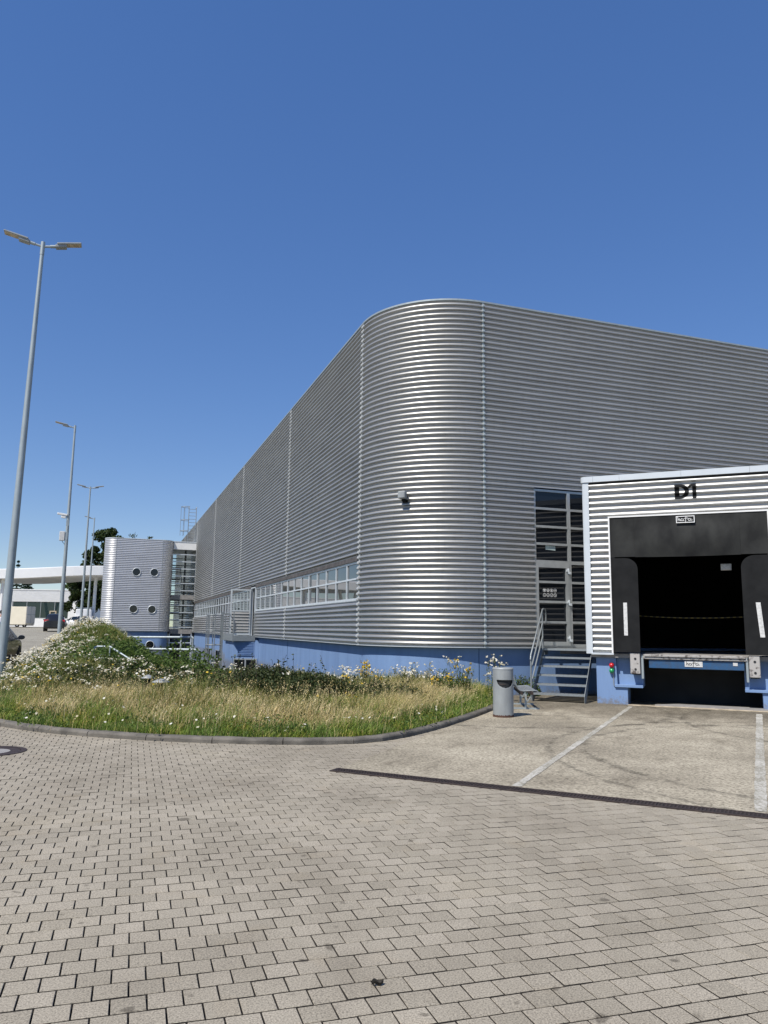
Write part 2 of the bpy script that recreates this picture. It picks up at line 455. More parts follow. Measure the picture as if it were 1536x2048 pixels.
M['car_black'] = pm('black_car_paint', (0.012, 0.013, 0.016), (0.010, 0.011, 0.014), 2, 0.28, 0.0, coat=0.35, rvar=0.03)
M['car_white'] = pm('white_car_paint', (0.75, 0.75, 0.74), (0.70, 0.70, 0.69), 2, 0.25, 0.0, coat=0.6, rvar=0.03)
M['car_glass'] = glass_dark('car_glass', (0.01, 0.014, 0.016))
M['tyre'] = pm('tyre_rubber', (0.018, 0.018, 0.018), (0.012, 0.012, 0.012), 20, 0.8)
M['rim'] = pm('wheel_rim', (0.45, 0.45, 0.46), (0.38, 0.38, 0.39), 8, 0.35, 0.7)
M['skin'] = pm('skin', (0.45, 0.26, 0.18), (0.40, 0.23, 0.16), 8, 0.55)
M['hair'] = pm('dark_hair', (0.02, 0.015, 0.012), (0.015, 0.012, 0.01), 30, 0.6)
M['shirt'] = pm('white_shirt', (0.72, 0.72, 0.74), (0.62, 0.62, 0.65), 9, 0.8)
M['trousers'] = pm('dark_trousers', (0.04, 0.045, 0.06), (0.03, 0.034, 0.045), 9, 0.8)
M['bark'] = pm('bark', (0.10, 0.075, 0.055), (0.05, 0.038, 0.03), 6, 0.9, bump=0.8, bscale=12, stretch=(1, 1, 0.3))
M['dry'] = leaf_mat('dry_grass_blades', [(0.0, (0.60, 0.47, 0.24)), (0.35, (0.75, 0.60, 0.33)), (0.7, (0.85, 0.72, 0.45)), (0.86, (0.50, 0.44, 0.19)), (1.0, (0.24, 0.29, 0.07))], 0.22, patch=(0.9, (0.72, 0.72, 0.58)))
M['turf'] = leaf_mat('green_grass_blades', [(0.0, (0.075, 0.14, 0.022)), (0.5, (0.15, 0.25, 0.042)), (0.82, (0.27, 0.34, 0.085)), (1.0, (0.52, 0.44, 0.21))], 0.30, patch=(1.4, (1.25, 1.05, 0.75)))
M['herb'] = leaf_mat('meadow_herb_blades', [(0.0, (0.075, 0.110, 0.020)), (0.5, (0.155, 0.185, 0.042)), (0.8, (0.26, 0.25, 0.07)), (1.0, (0.50, 0.42, 0.18))], 0.40)
M['leaf'] = leaf_mat('bush_leaves', [(0.0, (0.024, 0.038, 0.012)), (0.5, (0.042, 0.062, 0.018)), (0.9, (0.075, 0.090, 0.028)), (1.0, (0.12, 0.10, 0.04))], 0.25)
M['leaf_bright'] = leaf_mat('ground_cover_leaves', [(0.0, (0.045, 0.080, 0.016)), (0.5, (0.085, 0.140, 0.028)), (1.0, (0.150, 0.205, 0.05))], 0.35)
M['tree_leaf'] = leaf_mat('tree_leaves', [(0.0, (0.018, 0.036, 0.010)), (0.5, (0.035, 0.060, 0.016)), (1.0, (0.075, 0.095, 0.028))], 0.25)
M['needle'] = leaf_mat('conifer_needles', [(0.0, (0.012, 0.030, 0.014)), (1.0, (0.035, 0.060, 0.028))], 0.15)
M['petal'] = leaf_mat('white_petals', [(0.0, (0.58, 0.53, 0.36)), (0.45, (0.72, 0.68, 0.54)), (0.85, (0.80, 0.78, 0.70)), (1.0, (0.50, 0.42, 0.20))], 0.30)
M['yellow'] = leaf_mat('yellow_flowers', [(0.0, (0.62, 0.40, 0.03)), (1.0, (0.70, 0.52, 0.06))], 0.3)
M['stem'] = leaf_mat('plant_stems', [(0.0, (0.07, 0.10, 0.03)), (1.0, (0.16, 0.17, 0.06))], 0.2)
def stripe_mat():
    m, n, l, p, out = new_mat('hazard_stripe')
    tc = n.new('ShaderNodeTexCoord'); sx = n.new('ShaderNodeSeparateXYZ'); l.new(tc.outputs['Object'], sx.inputs[0])
    f = math_(n, l, 'FRACT', math_(n, l, 'MULTIPLY', sx.outputs[0], 7.7))
    l.new(ramp(n, l, f, [(0.48, (0.20, 0.155, 0.03)), (0.52, (0.01, 0.01, 0.01))]), p.inputs['Base Color'])
    p.inputs['Roughness'].default_value = 0.5
    return m
M['stripe'] = stripe_mat()

# ================================================================== ground
def sm(a, b, x):
    t = np.clip((np.asarray(x, dtype=float) - a) / (b - a), 0, 1); return t * t * (3 - 2 * t)
def gz(x, y):
    return 0.016 * np.clip(np.minimum(y, 95.0) - 12.0, 0, None) * sm(2, 8, -np.asarray(x, dtype=float))
HO = (0.185, 18.478); HR = math.radians(19.3)               # hall corner and heading; local x along the dock side, y along the long side
NX = np.array([math.cos(HR), math.sin(HR)]); UX = np.array([-math.sin(HR), math.cos(HR)])
def hall_w(x, y): return (HO[0] + NX[0] * x + UX[0] * y, HO[1] + NX[1] * x + UX[1] * y)
def hall_l(x, y): return ((x - HO[0]) * NX[0] + (y - HO[1]) * NX[1], (x - HO[0]) * UX[0] + (y - HO[1]) * UX[1])

KERB = [(-25.5, 66), (-19.5, 48), (-15.7, 36), (-12.4, 27), (-10.3, 20.4), (-9.35, 17.6), (-8.1, 15.0), (-7.0, 13.35), (-5.99, 12.47), (-4.92, 11.82), (-4.05, 11.47),
        (-2.95, 11.14), (-1.81, 11.0), (-.98, 11.02), (-.43, 11.14), (.0, 11.4), (.52, 12.1), (1.17, 13.39), (1.74, 14.65), (2.25, 15.95), (2.62, 17.0), (3.05, 18.6), (3.3, 19.75)]
BACK = [hall_w(3.0, 0.3), hall_w(1.0, 1.2), hall_w(0.3, 3.0), hall_w(0.3, 46.0), hall_w(-4.0, 52.0), hall_w(-9.0, 52.0)]
MEADOW = np.array(KERB + BACK)
APRON = np.array([(-.47, 9.22), (9.53, 4.14), (15, 8), hall_w(13.5, .3), hall_w(3.0, .3), (3.3, 19.6), (3.05, 18.6), (2.62, 17.0), (2.25, 15.95), (1.74, 14.65), (1.23, 13.5)])
DRD = np.array([3.95, -2.01]); DRD /= np.linalg.norm(DRD)
DRN = np.array([-DRD[1], DRD[0]])
def inside(poly, x, y):
    x = np.asarray(x, dtype=float); y = np.asarray(y, dtype=float); r = np.zeros(x.shape, bool)
    n = len(poly); j = n - 1
    for i in range(n):
        xi, yi = poly[i]; xj, yj = poly[j]
        c = ((yi > y) != (yj > y)) & (x < (xj - xi) * (y - yi) / (yj - yi + 1e-12) + xi)
        r ^= c; j = i
    return r
def dist_path(path, x, y):
    x = np.asarray(x, dtype=float); y = np.asarray(y, dtype=float); d = np.full(x.shape, 1e9)
    for (ax, ay), (bx, by) in zip(path[:-1], path[1:]):
        dx, dy = bx - ax, by - ay
        t = np.clip(((x - ax) * dx + (y - ay) * dy) / (dx * dx + dy * dy), 0, 1)
        d = np.minimum(d, np.hypot(x - ax - t * dx, y - ay - t * dy))
    return d
def mz(x, y):
    """height of the meadow"""
    x = np.asarray(x, dtype=float); y = np.asarray(y, dtype=float)
    d = dist_path(KERB, x, y)
    lx, ly = hall_l(x, y)
    z = gz(x, y) + 0.05 + 0.16 * sm(0, 2.5, d)
    z = z + 0.85 * np.exp(-((x + 12.0 + (y - 30) * .28) ** 2 / (2 * 1.75 ** 2) + (y - 33) ** 2 / (2 * 5.0 ** 2))) * sm(0, 1.8, d)
    z = z + 0.12 * np.sin(x * 1.3 + y * 0.4) * np.sin(y * 0.9 - x * 0.3) * sm(0.6, 2.5, d) * 0.5
    far = 3.2 * sm(29, 41, ly)
    sink = sm(-6.6, -2.6, lx + far) * sm(1.5, 6.0, ly)
    return z * (1 - sink) - 1.15 * sink

# the sheet that runs to the horizon
def axis(a, lo, hi, step):
    v = [lo]; s = step
    return a
gx = np.unique(np.concatenate([np.linspace(-900, -60, 12), np.linspace(-60, 30, 91), np.linspace(30, 900, 12)]))
gy = np.unique(np.concatenate([np.linspace(-400, -10, 8), np.linspace(-10, 120, 131), np.linspace(120, 1500, 12)]))
X, Y = np.meshgrid(gx, gy)
lx, ly = hall_l(X, Y)
Z = gz(X, Y) - 0.03
Z = np.where(inside(MEADOW, X, Y) | inside(APRON, X, Y), Z - 0.1, Z)
Z = np.where((lx > -8) & (lx < 60) & (ly > 3) & (ly < 90), -2.2, Z)     # ground dug out beside and under the hall
nx_, ny_ = len(gx), len(gy)
idx = np.arange(nx_ * ny_).reshape(ny_, nx_)
F = np.stack([idx[:-1, :-1], idx[:-1, 1:], idx[1:, 1:], idx[1:, :-1]], -1).reshape(-1, 4)
PU, PV = 0.152, 0.149
M['far_paving'] = paving_far_mat(PU, PV)
props(link('ground', tri_mesh('ground', np.stack([X, Y, Z], -1).reshape(-1, 3), F, M['far_paving'])), kind='structure')

# --- paving stones laid in rows parallel to the hall's long side joints
bed = MB(); NB = 60
bedX, bedY = np.meshgrid(np.linspace(-17, 12, NB), np.linspace(0.5, 21, NB))
bz = gz(bedX, bedY) - 0.02
okb = ~inside(MEADOW, bedX, bedY)
idx = np.arange(NB * NB).reshape(NB, NB)
F = np.stack([idx[:-1, :-1], idx[:-1, 1:], idx[1:, 1:], idx[1:, :-1]], -1).reshape(-1, 4)
cx_ = bedX.reshape(-1)[F].mean(1); cy_ = bedY.reshape(-1)[F].mean(1)
F = F[(np.abs(cx_) < 0.62 * cy_ + 2.4) & ~((inside(MEADOW, cx_, cy_)) & (dist_path(KERB, cx_, cy_) > 0.5))]
pavement = props(link('pavement', tri_mesh('pavement', np.stack([bedX, bedY, bz], -1).reshape(-1, 3), F, M['joint'])), kind='structure')

nu_, nv_ = 260, 300
iu = np.arange(-nu_ // 2, nu_ // 2); iv = np.arange(-60, nv_)
IU, IV = np.meshgrid(iu, iv)
pu_ = (IU + 0.5 * (IV % 2)) * PU; pv_ = IV * PV
PX_ = (math.cos(ROWDIR), math.sin(ROWDIR)); px_ = PX_[0] * pu_ - PX_[1] * pv_; py_ = PX_[1] * pu_ + PX_[0] * pv_
px_, py_, IVf = px_.ravel(), py_.ravel(), IV.ravel()
k = (py_ > 1.2) & (py_ < 20) & (np.abs(px_) < 0.60 * py_ + 1.8)
px_, py_ = px_[k], py_[k]
drain_s = (px_ + .47) * DRN[0] + (py_ - 9.22) * DRN[1]       # distance behind the drain's back edge
inap = inside(APRON, px_, py_) & (drain_s > -0.02) & (dist_path([tuple(p) for p in APRON[[0, -1]]], px_, py_) > 0.09)
beyond = (drain_s > -0.12) & ((px_ + .47) * DRD[0] + (py_ - 9.22) * DRD[1] > 0.02) & ~inside(MEADOW, px_, py_)
k = ~inap & ~beyond & ~(inside(MEADOW, px_, py_) & (dist_path(KERB, px_, py_) > 0.32))
k &= np.hypot(px_ + 4.97, py_ - 10.12) > 0.40
k &= ~((px_ > 3.0) & (py_ > 14))
px_, py_ = px_[k], py_[k]
pz_ = gz(px_, py_)
# stones nearest to the lens and inside the picture are separate objects
R3 = np.array([[right.x, upv.x, fwd.x], [right.y, upv.y, fwd.y], [right.z, upv.z, fwd.z]])
q = np.stack([px_, py_, pz_ - EYE], -1) @ R3
sx_ = 768 + 1535 * q[:, 0] / q[:, 2]; sy_ = 1024 - 1535 * q[:, 1] / q[:, 2]
vis = (sx_ > -10) & (sx_ < 1546) & (sy_ < 2052)
order = np.argsort(np.where(vis, q[:, 2], 1e6))
near = order[:300]; rest = np.setdiff1d(np.arange(len(px_)), near)
def paver_verts(a, b, h=0.035):
    e, r, eb_ = 0.0036, 0.0020, 0.0064
    V = []
    for (ha, hb, z) in ((a / 2 - e - r, b / 2 - eb_ - r, 0.0), (a / 2 - e, b / 2 - eb_, -r * 1.3), (a / 2 - e, b / 2 - eb_, -h)):
        V += [(-ha, -hb, z), (ha, -hb, z), (ha, hb, z), (-ha, hb, z)]
    return V
PF = [(0, 1, 2, 3)] + [(i + 4, (i + 1) % 4 + 4, (i + 1) % 4, i) for i in range(4)] + [(i + 8, (i + 1) % 4 + 8, (i + 1) % 4 + 4, i + 4) for i in range(4)]
pvm = MB().add(paver_verts(PU, PV), PF).mesh('paver', M['paver'])
pvm.materials.append(M['joint'])
for i in range(5, 9): pvm.polygons[i].material_index = 1
for i in near:
    o = link('paver', pvm, pavement, (px_[i], py_[i], pz_[i] + random.uniform(-.0015, .0015)), (random.gauss(0, .006), random.gauss(0, .006), ROWDIR + random.gauss(0, .006)))
BV = np.array(paver_verts(PU, PV)); n_ = len(rest)
ang = ROWDIR + RNG.normal(0, .006, n_); tx = RNG.normal(0, .006, n_); ty = RNG.normal(0, .006, n_)
c_, s_ = np.cos(ang)[:, None], np.sin(ang)[:, None]
VX = px_[rest][:, None] + BV[None, :, 0] * c_ - BV[None, :, 1] * s_
VY = py_[rest][:, None] + BV[None, :, 0] * s_ + BV[None, :, 1] * c_
VZ = pz_[rest][:, None] + BV[None, :, 2] + RNG.uniform(-.0015, .0015, n_)[:, None] + BV[None, :, 0] * tx[:, None] + BV[None, :, 1] * ty[:, None]
FF = (np.array(PF)[None] + (np.arange(n_) * 12)[:, None, None]).reshape(-1, 4)
o = link('paver', tri_mesh('paver_field', np.stack([VX, VY, VZ], -1).reshape(-1, 3), FF, M['paver']), pavement)
o.data.materials.append(M['joint'])
o.data.polygons.foreach_set('material_index', np.tile(np.array([0] * 5 + [1] * 4, dtype=np.int32), n_))
props(o, kind='stuff')

# --- concrete apron in front of the dock, with its painted lines and iron drain
ap = MB(); ap.add([(x, y, 0.008) for x, y in APRON] + [(x, y, -0.05) for x, y in APRON], [tuple(range(len(APRON)))] + [(i + len(APRON), (i + 1) % len(APRON) + len(APRON), (i + 1) % len(APRON), i) for i in range(len(APRON))])
apron = obj('concrete_apron', ap, M['apron'], kind='structure')
def ground_strip(name, p0, p1, w, z, m, parent=None, **kw):
    p0 = np.array(p0); p1 = np.array(p1); d = (p1 - p0) / np.linalg.norm(p1 - p0); nn = np.array([-d[1], d[0]]) * w / 2
    n = 70; V = []
    for i in range(n + 1):
        p = p0 + (p1 - p0) * i / n; j = 1 + random.uniform(-.16, .10)
        V += [(*(p - nn * j), z), (*(p + nn * j), z)]
    return obj(name, MB().add(V, [(2 * i, 2 * i + 2, 2 * i + 3, 2 * i + 1) for i in range(n)]), m, parent, **kw)
ground_strip('painted_line', (1.41, 8.30), (5.45, 17.2), 0.095, 0.0125, M['line'], apron)
ground_strip('painted_line', (3.46, 7.30), (7.62, 15.9), 0.115, 0.0125, M['line'], apron)
drain = thing('drain_channel', 'long slotted cast iron drain between the paving stones and the concrete apron', 'drain', (-.47, 9.22, 0), math.atan2(DRD[1], DRD[0]))
LD = 11.0
fr = MB(); fr.box(0, LD, -.19, -.165, -.05, .012); fr.box(0, LD, -.02, 0, -.05, .0125); fr.box(-.03, 0, -.19, 0, -.05, .0115)
obj('frame', fr, M['drain'], drain)
obj('dark_plate', MB().box(0, LD, -.165, -.02, -.06, .0045), M['dark'], drain)  # solid dark plate among the grate bars stands in for the shaded hollow
gm = MB()
GL = 0.5
gm.box(0.004, GL - .004, -.163, -.150, -.03, .0115); gm.box(0.004, GL - .004, -.035, -.022, -.03, .0115)
gm.box(0.004, GL - .004, -.098, -.087, -.03, .0105)
nb = 14
for i in range(nb + 1):
    x = 0.006 + (GL - 0.012 - .014) * i / nb
    gm.box(x, x + .014, -.150, -.035, -.03, .012)
gme = gm.mesh('grate', M['drain'])
for i in range(int(LD / GL)): link('grate', gme, drain, (i * GL, 0, random.uniform(-.002, .001)))

mh = thing('manhole_cover', 'round iron manhole cover with a pale concrete centre near the kerb', 'manhole', (-4.97, 10.12, 0))
obj('rim', MB().lathe([(.36, -.03), (.36, .008), (.43, .008), (.43, -.03)], 40, smooth=False, caps=False), M['drain'], mh)
obj('lid_ring', MB().lathe([(.235, -.03), (.235, .004), (.35, .004), (.35, -.03)], 40, smooth=False, caps=False), M['drain'], mh)
obj('concrete_centre', MB().lathe([(.235, -.03), (.234, .002), (.001, .003)], 40, smooth=False), M['slab'], mh)

# --- kerb of single stones along the meadow
def resample(path, step):
    P = [np.array(p, dtype=float) for p in path]; out = [P[0]]; acc = 0
    for a, b in zip(P[:-1], P[1:]):
        L = np.linalg.norm(b - a); t = step - acc
        while t <= L:
            out.append(a + (b - a) * t / L); t += step
        acc = (acc + L) % step
    return out
def smooth_path(P, it=2):
    for _ in range(it):
        Q = [P[0]]
        for a, b in zip(P[:-1], P[1:]):
            a = np.array(a); b = np.array(b); Q += [a * .75 + b * .25, a * .25 + b * .75]
        Q.append(P[-1]); P = Q
    return P
kp = resample(smooth_path([np.array(p) for p in KERB[3:]]), 0.5)
kerb = thing('kerb', 'weathered concrete kerb curving round the front of the wild meadow', 'kerb', (0, 0, 0))
def kerb_piece(pts, low=False):
    sec = [(-.075, -.08), (-.075, .048), (-.066, .066), (-.045, .078), (.045, .084), (.07, .072), (.075, -.08)]
    rings = []
    for i, p in enumerate(pts):
        t = (pts[min(i + 1, len(pts) - 1)] - pts[max(i - 1, 0)]); t /= np.linalg.norm(t); nn = np.array([t[1], -t[0]])  # outward (towards the paving)
        c = p - nn * 0.075
        j = random.uniform(-.004, .004); zz = float(gz(p[0], p[1]))
        rings.append([(c[0] - nn[0] * a * -1, c[1] - nn[1] * a * -1, zz + b + j - (.03 if low else 0)) for a, b in [(-x, z) for x, z in sec]])
    return MB().loft(rings, smooth=False)
i = 0
while i + 2 < len(kp):
    a, b = kp[i], kp[i + 2]; mid = kp[i + 1]
    d = (b - a) / np.linalg.norm(b - a)
    pts = [a + d * .006, a * .5 + mid * .5, mid, mid * .5 + b * .5, b - d * .006]
    obj('kerb_stone', kerb_piece(pts), M['kerb'], kerb, bevel=0.008)
    i += 2

# --- meadow ground
gx = np.arange(-31, 4.2, .3); gy = np.arange(10.8, 70, .3)
X, Y = np.meshgrid(gx, gy); Z = mz(X, Y)
dk_ = dist_path(KERB, X, Y); Z = np.where((~inside(MEADOW, X, Y) & (dk_ < 1.0)) | (dk_ < .10), gz(X, Y) - .12, Z)
idx = np.arange(X.size).reshape(X.shape)
F = np.stack([idx[:-1, :-1], idx[:-1, 1:], idx[1:, 1:], idx[1:, :-1]], -1).reshape(-1, 4)
cx_ = X.reshape(-1)[F].mean(1); cy_ = Y.reshape(-1)[F].mean(1)
F = F[inside(MEADOW, cx_, cy_)]
o = link('meadow_ground', tri_mesh('meadow_ground', np.stack([X, Y, Z], -1).reshape(-1, 3), F, M['soil'])); props(o, kind='structure')
o.data.polygons.foreach_set('use_smooth', np.ones(len(F), bool))

# ================================================================== the hall
hall = thing('warehouse_hall', 'large silver ribbed metal hall with a rounded corner above a blue base', 'warehouse', (HO[0], HO[1], 0), HR)
RP = 0.14                                                       # height of one rib
PROF = [(0.0, .000), (.12, -.001), (.25, .000), (.29, .004), (.35, .042), (.38, .055), (.42, .062), (.48, .0655), (.56, .0645), (.65, .060), (.74, .053), (.82, .044), (.89, .032), (.96, .006)]
PT = [p[0] for p in PROF] + [1.0]; PD = [p[1] for p in PROF] + [0.0]
ZB, ZT = 1.2, 10.2
def rib(z, z0=ZB, rp=RP, amp=1.0):
    t = ((z - z0) / rp) % 1.0
    return amp * float(np.interp(t, PT, PD))
def rib_levels(z0, z1, base, rp):
    k0 = math.floor((z0 - base) / rp) - 1; k1 = math.ceil((z1 - base) / rp) + 1
    L = [base + (k_ + t) * rp for k_ in range(k0, k1) for t, _ in PROF]
    L = [z for z in L if z0 + 1e-4 < z < z1 - 1e-4]
    return [z0] + L + [z1]
def ribbed(path, z0, z1, base=ZB, rp=RP, amp=1.0, off=-.02):
    off += random.uniform(-.003, .003)
    """ribbed sheet: path of (x, y, nx, ny); ribs run along the path"""
    zs = rib_levels(z0, z1, base, rp); m = len(path); vs = []
    for z in zs:
        d = rib(z, base, rp, amp) + off
        vs += [(x + a * d, y + b * d, z) for x, y, a, b in path]
    fs = [(j * m + i, j * m + i + 1, (j + 1) * m + i + 1, (j + 1) * m + i) for j in range(len(zs) - 1) for i in range(m - 1)]
    return MB().add(vs, fs, True)
R_ = 2.5
arc = [(R_ - R_ * math.cos(a), R_ - R_ * math.sin(a), -math.cos(a), -math.sin(a)) for a in np.linspace(0, PI / 2, 29)]
def left_path(s0, s1): return [(0, R_ + s, -1, 0) for s in np.linspace(s1, s0, max(2, int(abs(s1 - s0) / 3) + 1))]
def right_path(x0, x1): return [(x, 0, 0, -1) for x in np.linspace(x0, x1, max(2, int((x1 - x0) / 3) + 1))]
SEAMS = [0.0, 9.33, 20.8, 32.5, 44.2, 55.9, 66.0]
G_ = .045
BLIND = pm('brown_blind_box', (0.11, 0.095, 0.085), (0.06, 0.052, 0.046), 4, 0.6)
W1 = (0.15, 16.0); DOORL = (16.1, 17.15); W2 = (17.3, 44.0); WZ0, WZ1 = 2.38, 3.52
for a, b in zip(SEAMS[:-1], SEAMS[1:]):
    obj('cladding_panel', ribbed(left_path(a + G_, b - G_), WZ1 + .06, ZT), M['clad'], hall)
    lows = [(a, b)]
    if a < DOORL[0] < b: lows = [(a, DOORL[0]), (DOORL[1], b)]
    for c, d in lows: obj('cladding_panel', ribbed(left_path(c + G_, d - G_), ZB, WZ0 - .04), M['clad'], hall)
obj('cladding_panel', ribbed(left_path(44.2 + G_, 66 - G_), WZ0 - .04, WZ1 + .06), M['clad'], hall)
obj('cladding_panel', ribbed(left_path(0, .15), WZ0 - .04, WZ1 + .06), M['clad'], hall)
obj('corner_cladding', ribbed(arc, ZB, ZT), M['clad'], hall)
DX0, DX1, DZ, DKX = 3.94, 6.0, 5.30, 12.1
for a, b, z0 in ((R_ + G_, DX0, ZB), (DX0, 6.3, DZ + .03), (6.3, DKX, 5.0), (DKX, 14.0 - G_, ZB), (14 + G_, 25.5 - G_, ZB), (25.5 + G_, 37, ZB)):
    obj('cladding_panel', ribbed(right_path(a, b), z0, ZT), M['clad'], hall)
# cover strips over the sheet joints
def seam(x, y, nx, ny, z0, z1):
    tx, ty = -ny, nx; w = .032
    mb = MB(); zs = rib_levels(z0, z1, ZB, RP / 1.0)
    vs = []
    for z in zs:
        d = rib(z) * 0.75 + .026
        for (i, dd) in ((-w, -.02), (-w * .8, d), (w * .8, d), (w, -.02)): vs.append((x + tx * i + nx * dd, y + ty * i + ny * dd, z))
    mb.add(vs, [(4 * j + k_, 4 * j + k_ + 1, 4 * j + k_ + 5, 4 * j + k_ + 4) for j in range(len(zs) - 1) for k_ in range(3)])
    return mb
for s in SEAMS[:-1]:
    obj('joint_strip', seam(0, R_ + s, -1, 0, WZ1 + .05 if s > 0 else ZB - .02, ZT), M['seam'], hall)
    if s > 0: obj('joint_strip', seam(0, R_ + s, -1, 0, ZB - .02, WZ0 - .03), M['seam'], hall)
obj('joint_strip', seam(R_, 0, 0, -1, ZB - .02, ZT), M['galv_pole'], hall)
obj('joint_strip', seam(14, 0, 0, -1, ZB - .02, ZT), M['seam'], hall)
# outline path left -> corner -> right, used for base wall, drip edge, coping and roof
def outline(d, xe=37):
    r = R_ + d
    L = [(-d, R_ + 66.0)] + [(R_ - r * math.cos(a), R_ - r * math.sin(a)) for a in np.linspace(0, PI / 2, 29)] + [(xe, -d)]
    return L
def wall_band(d0, d1, z0, z1, xe=37):
    A = outline(d0, xe); B = outline(d1, xe)
    rings = [[(a[0], a[1], z0), (b[0], b[1], z0), (b[0], b[1], z1), (a[0], a[1], z1)] for a, b in zip(A, B)]
    return MB().loft(rings, smooth=False)
obj('blue_base_wall', wall_band(-.145, -.40, -2.2, 1.19), M['blue'], hall)
obj('inner_wall', wall_band(-.16, -.40, 1.19, 2.30, 3.9), M['dark'], hall)
obj('inner_wall', wall_band(-.16, -.40, 5.4, ZT), M['dark'], hall)
obj('drip_edge', wall_band(.028, -.15, ZB - .018, ZB - .001, 3.93), M['trim'], hall)
obj('roof_coping', wall_band(.036, -.30, ZT, ZT + .045), M['galv_pole'], hall)
A = outline(-.25); A += [(37, 68.0)]
obj('roof', MB().extrude(A, (ZT - .15, ZT - .02)), M['slab'], hall)
obj('end_wall', MB().box(.1, 37, 68.3, 68.6, -2, ZT), M['clad'], hall)
obj('end_wall', MB().box(36.6, 36.9, .4, 68.3, -2, ZT), M['clad'], hall)
# vertical joints in the blue plaster
for s in (9.4, 20.9): obj('plaster_joint', MB().box(.135, .142, R_ + s - .006, R_ + s + .006, -2, 1.18), M['blue_dark'], hall)
obj('plaster_joint', MB().box(2.40, 2.412, .138, .1445, -.3, 1.18), M['blue_dark'], hall)

# ribbon windows: one window per bay with a frame, two panes
def bay_window(s0, s1):
    y0, y1 = R_ + s0, R_ + s1; x = .05; t = .035; zm = (WZ0 + WZ1) / 2 + .02
    fr = MB()
    fr.box(x - t, x + t, y0, y0 + .03, WZ0, WZ1 - .07); fr.box(x - t, x + t, y1 - .03, y1, WZ0, WZ1 - .07)
    fr.box(x - t + .001, x + t - .001, y0 + .03, y1 - .03, WZ0, WZ0 + .06); fr.box(x - t + .001, x + t - .001, y0 + .03, y1 - .03, WZ1 - .13, WZ1 - .07)
    fr.box(x - t + .001, x + t - .001, y0 + .03, y1 - .03, zm - .024, zm + .024)
    w = obj('window', fr, M['alu_light'], hall)
    for a, b in ((WZ0 + .06, zm - .03), (zm + .03, WZ1 - .13)):
        tw = random.uniform(-.0025, .0025)
        obj('pane', MB().add([(x + tw, y0 + .025, a - .01), (x - tw, y1 - .025, a - .01), (x - tw, y1 - .025, b + .01), (x + tw, y0 + .025, b + .01)], [(0, 3, 2, 1)]), M['glass'], w)
for (a, b), n in ((W1, 14), (W2, 24)):
    for i in range(n): bay_window(a + (b - a) * i / n, a + (b - a) * (i + 1) / n)
    hd = MB(); hd.box(-.02, .14, R_ + a, R_ + b, WZ1 - .069, WZ1 + .058)
    obj('blind_box', hd, BLIND, hall)
    obj('window_sill', MB().box(.0, .14, R_ + a, R_ + b, WZ0 - .03, WZ0 - .002), M['alu'], hall)
    obj('window_backing', MB().box(.12, .15, R_ + a, R_ + b, WZ0, WZ1 - .07), M['dark'], hall)
# the emergency exit: dark opening and its leaf standing open
y0, y1 = R_ + DOORL[0], R_ + DOORL[1]
obj('door_opening', MB().box(.13, .16, y0, y1, ZB, 3.45), M['dark'], hall)
df = MB(); df.box(-.02, .10, y0 - .05, y0, ZB, 3.5); df.box(-.02, .10, y1, y1 + .05, ZB, 3.5); df.box(-.02, .10, y0, y1, 3.45, 3.5)
obj('door_frame', df, M['alu_light'], hall)
leaf = MB(); LW = .98; yl = y1 - .02; zt = 3.42; zc = 2.36
for a, b, c, d in ((-.09, -.02, ZB + .06, zt), (-LW, -LW + .07, ZB + .06, zt), (-LW + .07, -.09, zt - .07, zt), (-LW + .07, -.09, zc, zc + .07), (-LW + .07, -.09, 2.86, 2.93), (-LW + .07, -.09, ZB + .06, ZB + .14)):
    leaf.box(a, b, yl - .03, yl + .03, c, d)
lf = obj('open_door_leaf', leaf, M['alu_light'], hall)
props(lf, label='glazed exit door leaf standing open at a right angle')
for a, b in ((zc + .07, 2.86), (2.93, zt - .07)): obj('pane', MB().box(-LW + .07, -.09, yl - .006, yl + .006, a, b), M['glass_clear'], lf)
obj('ribbed_infill', ribbed([(-LW + .07, yl - .02, 0, -1), (-.09, yl - .02, 0, -1)], ZB + .14, zc, amp=.9), M['clad_dock'], lf)
# small basement windows in the blue wall
def base_window(s0, s1, zb, zt, two=False):
    y0, y1 = R_ + s0, R_ + s1; x = .145
    fr = MB(); w = .05
    fr.box(x - .02, x + .05, y0, y0 + w, zb, zt); fr.box(x - .02, x + .05, y1 - w, y1, zb, zt)
    fr.box(x - .019, x + .05, y0 + w, y1 - w, zt - w, zt); fr.box(x - .019, x + .05, y0 + w, y1 - w, zb, zb + w)
    if two: fr.box(x - .018, x + .05, y0 + w, y1 - w, zb + (zt - zb) * .55, zb + (zt - zb) * .55 + .05)
    o = obj('window', fr, M['alu'], hall)
    obj('pane', MB().box(x - .006, x + .03, y0 + w, y1 - w, zb + w, zt - w), M['glass_door'], o)
base_window(10.62, 11.5, -.9, .20); base_window(6.5, 7.4, -.9, .14); base_window(5.1, 5.75, -.9, .10)
base_window(21.7, 22.95, -1.1, .16, True); base_window(27.3, 30.6, -1.1, .20, True); base_window(33.5, 36.5, -1.1, .2, True)
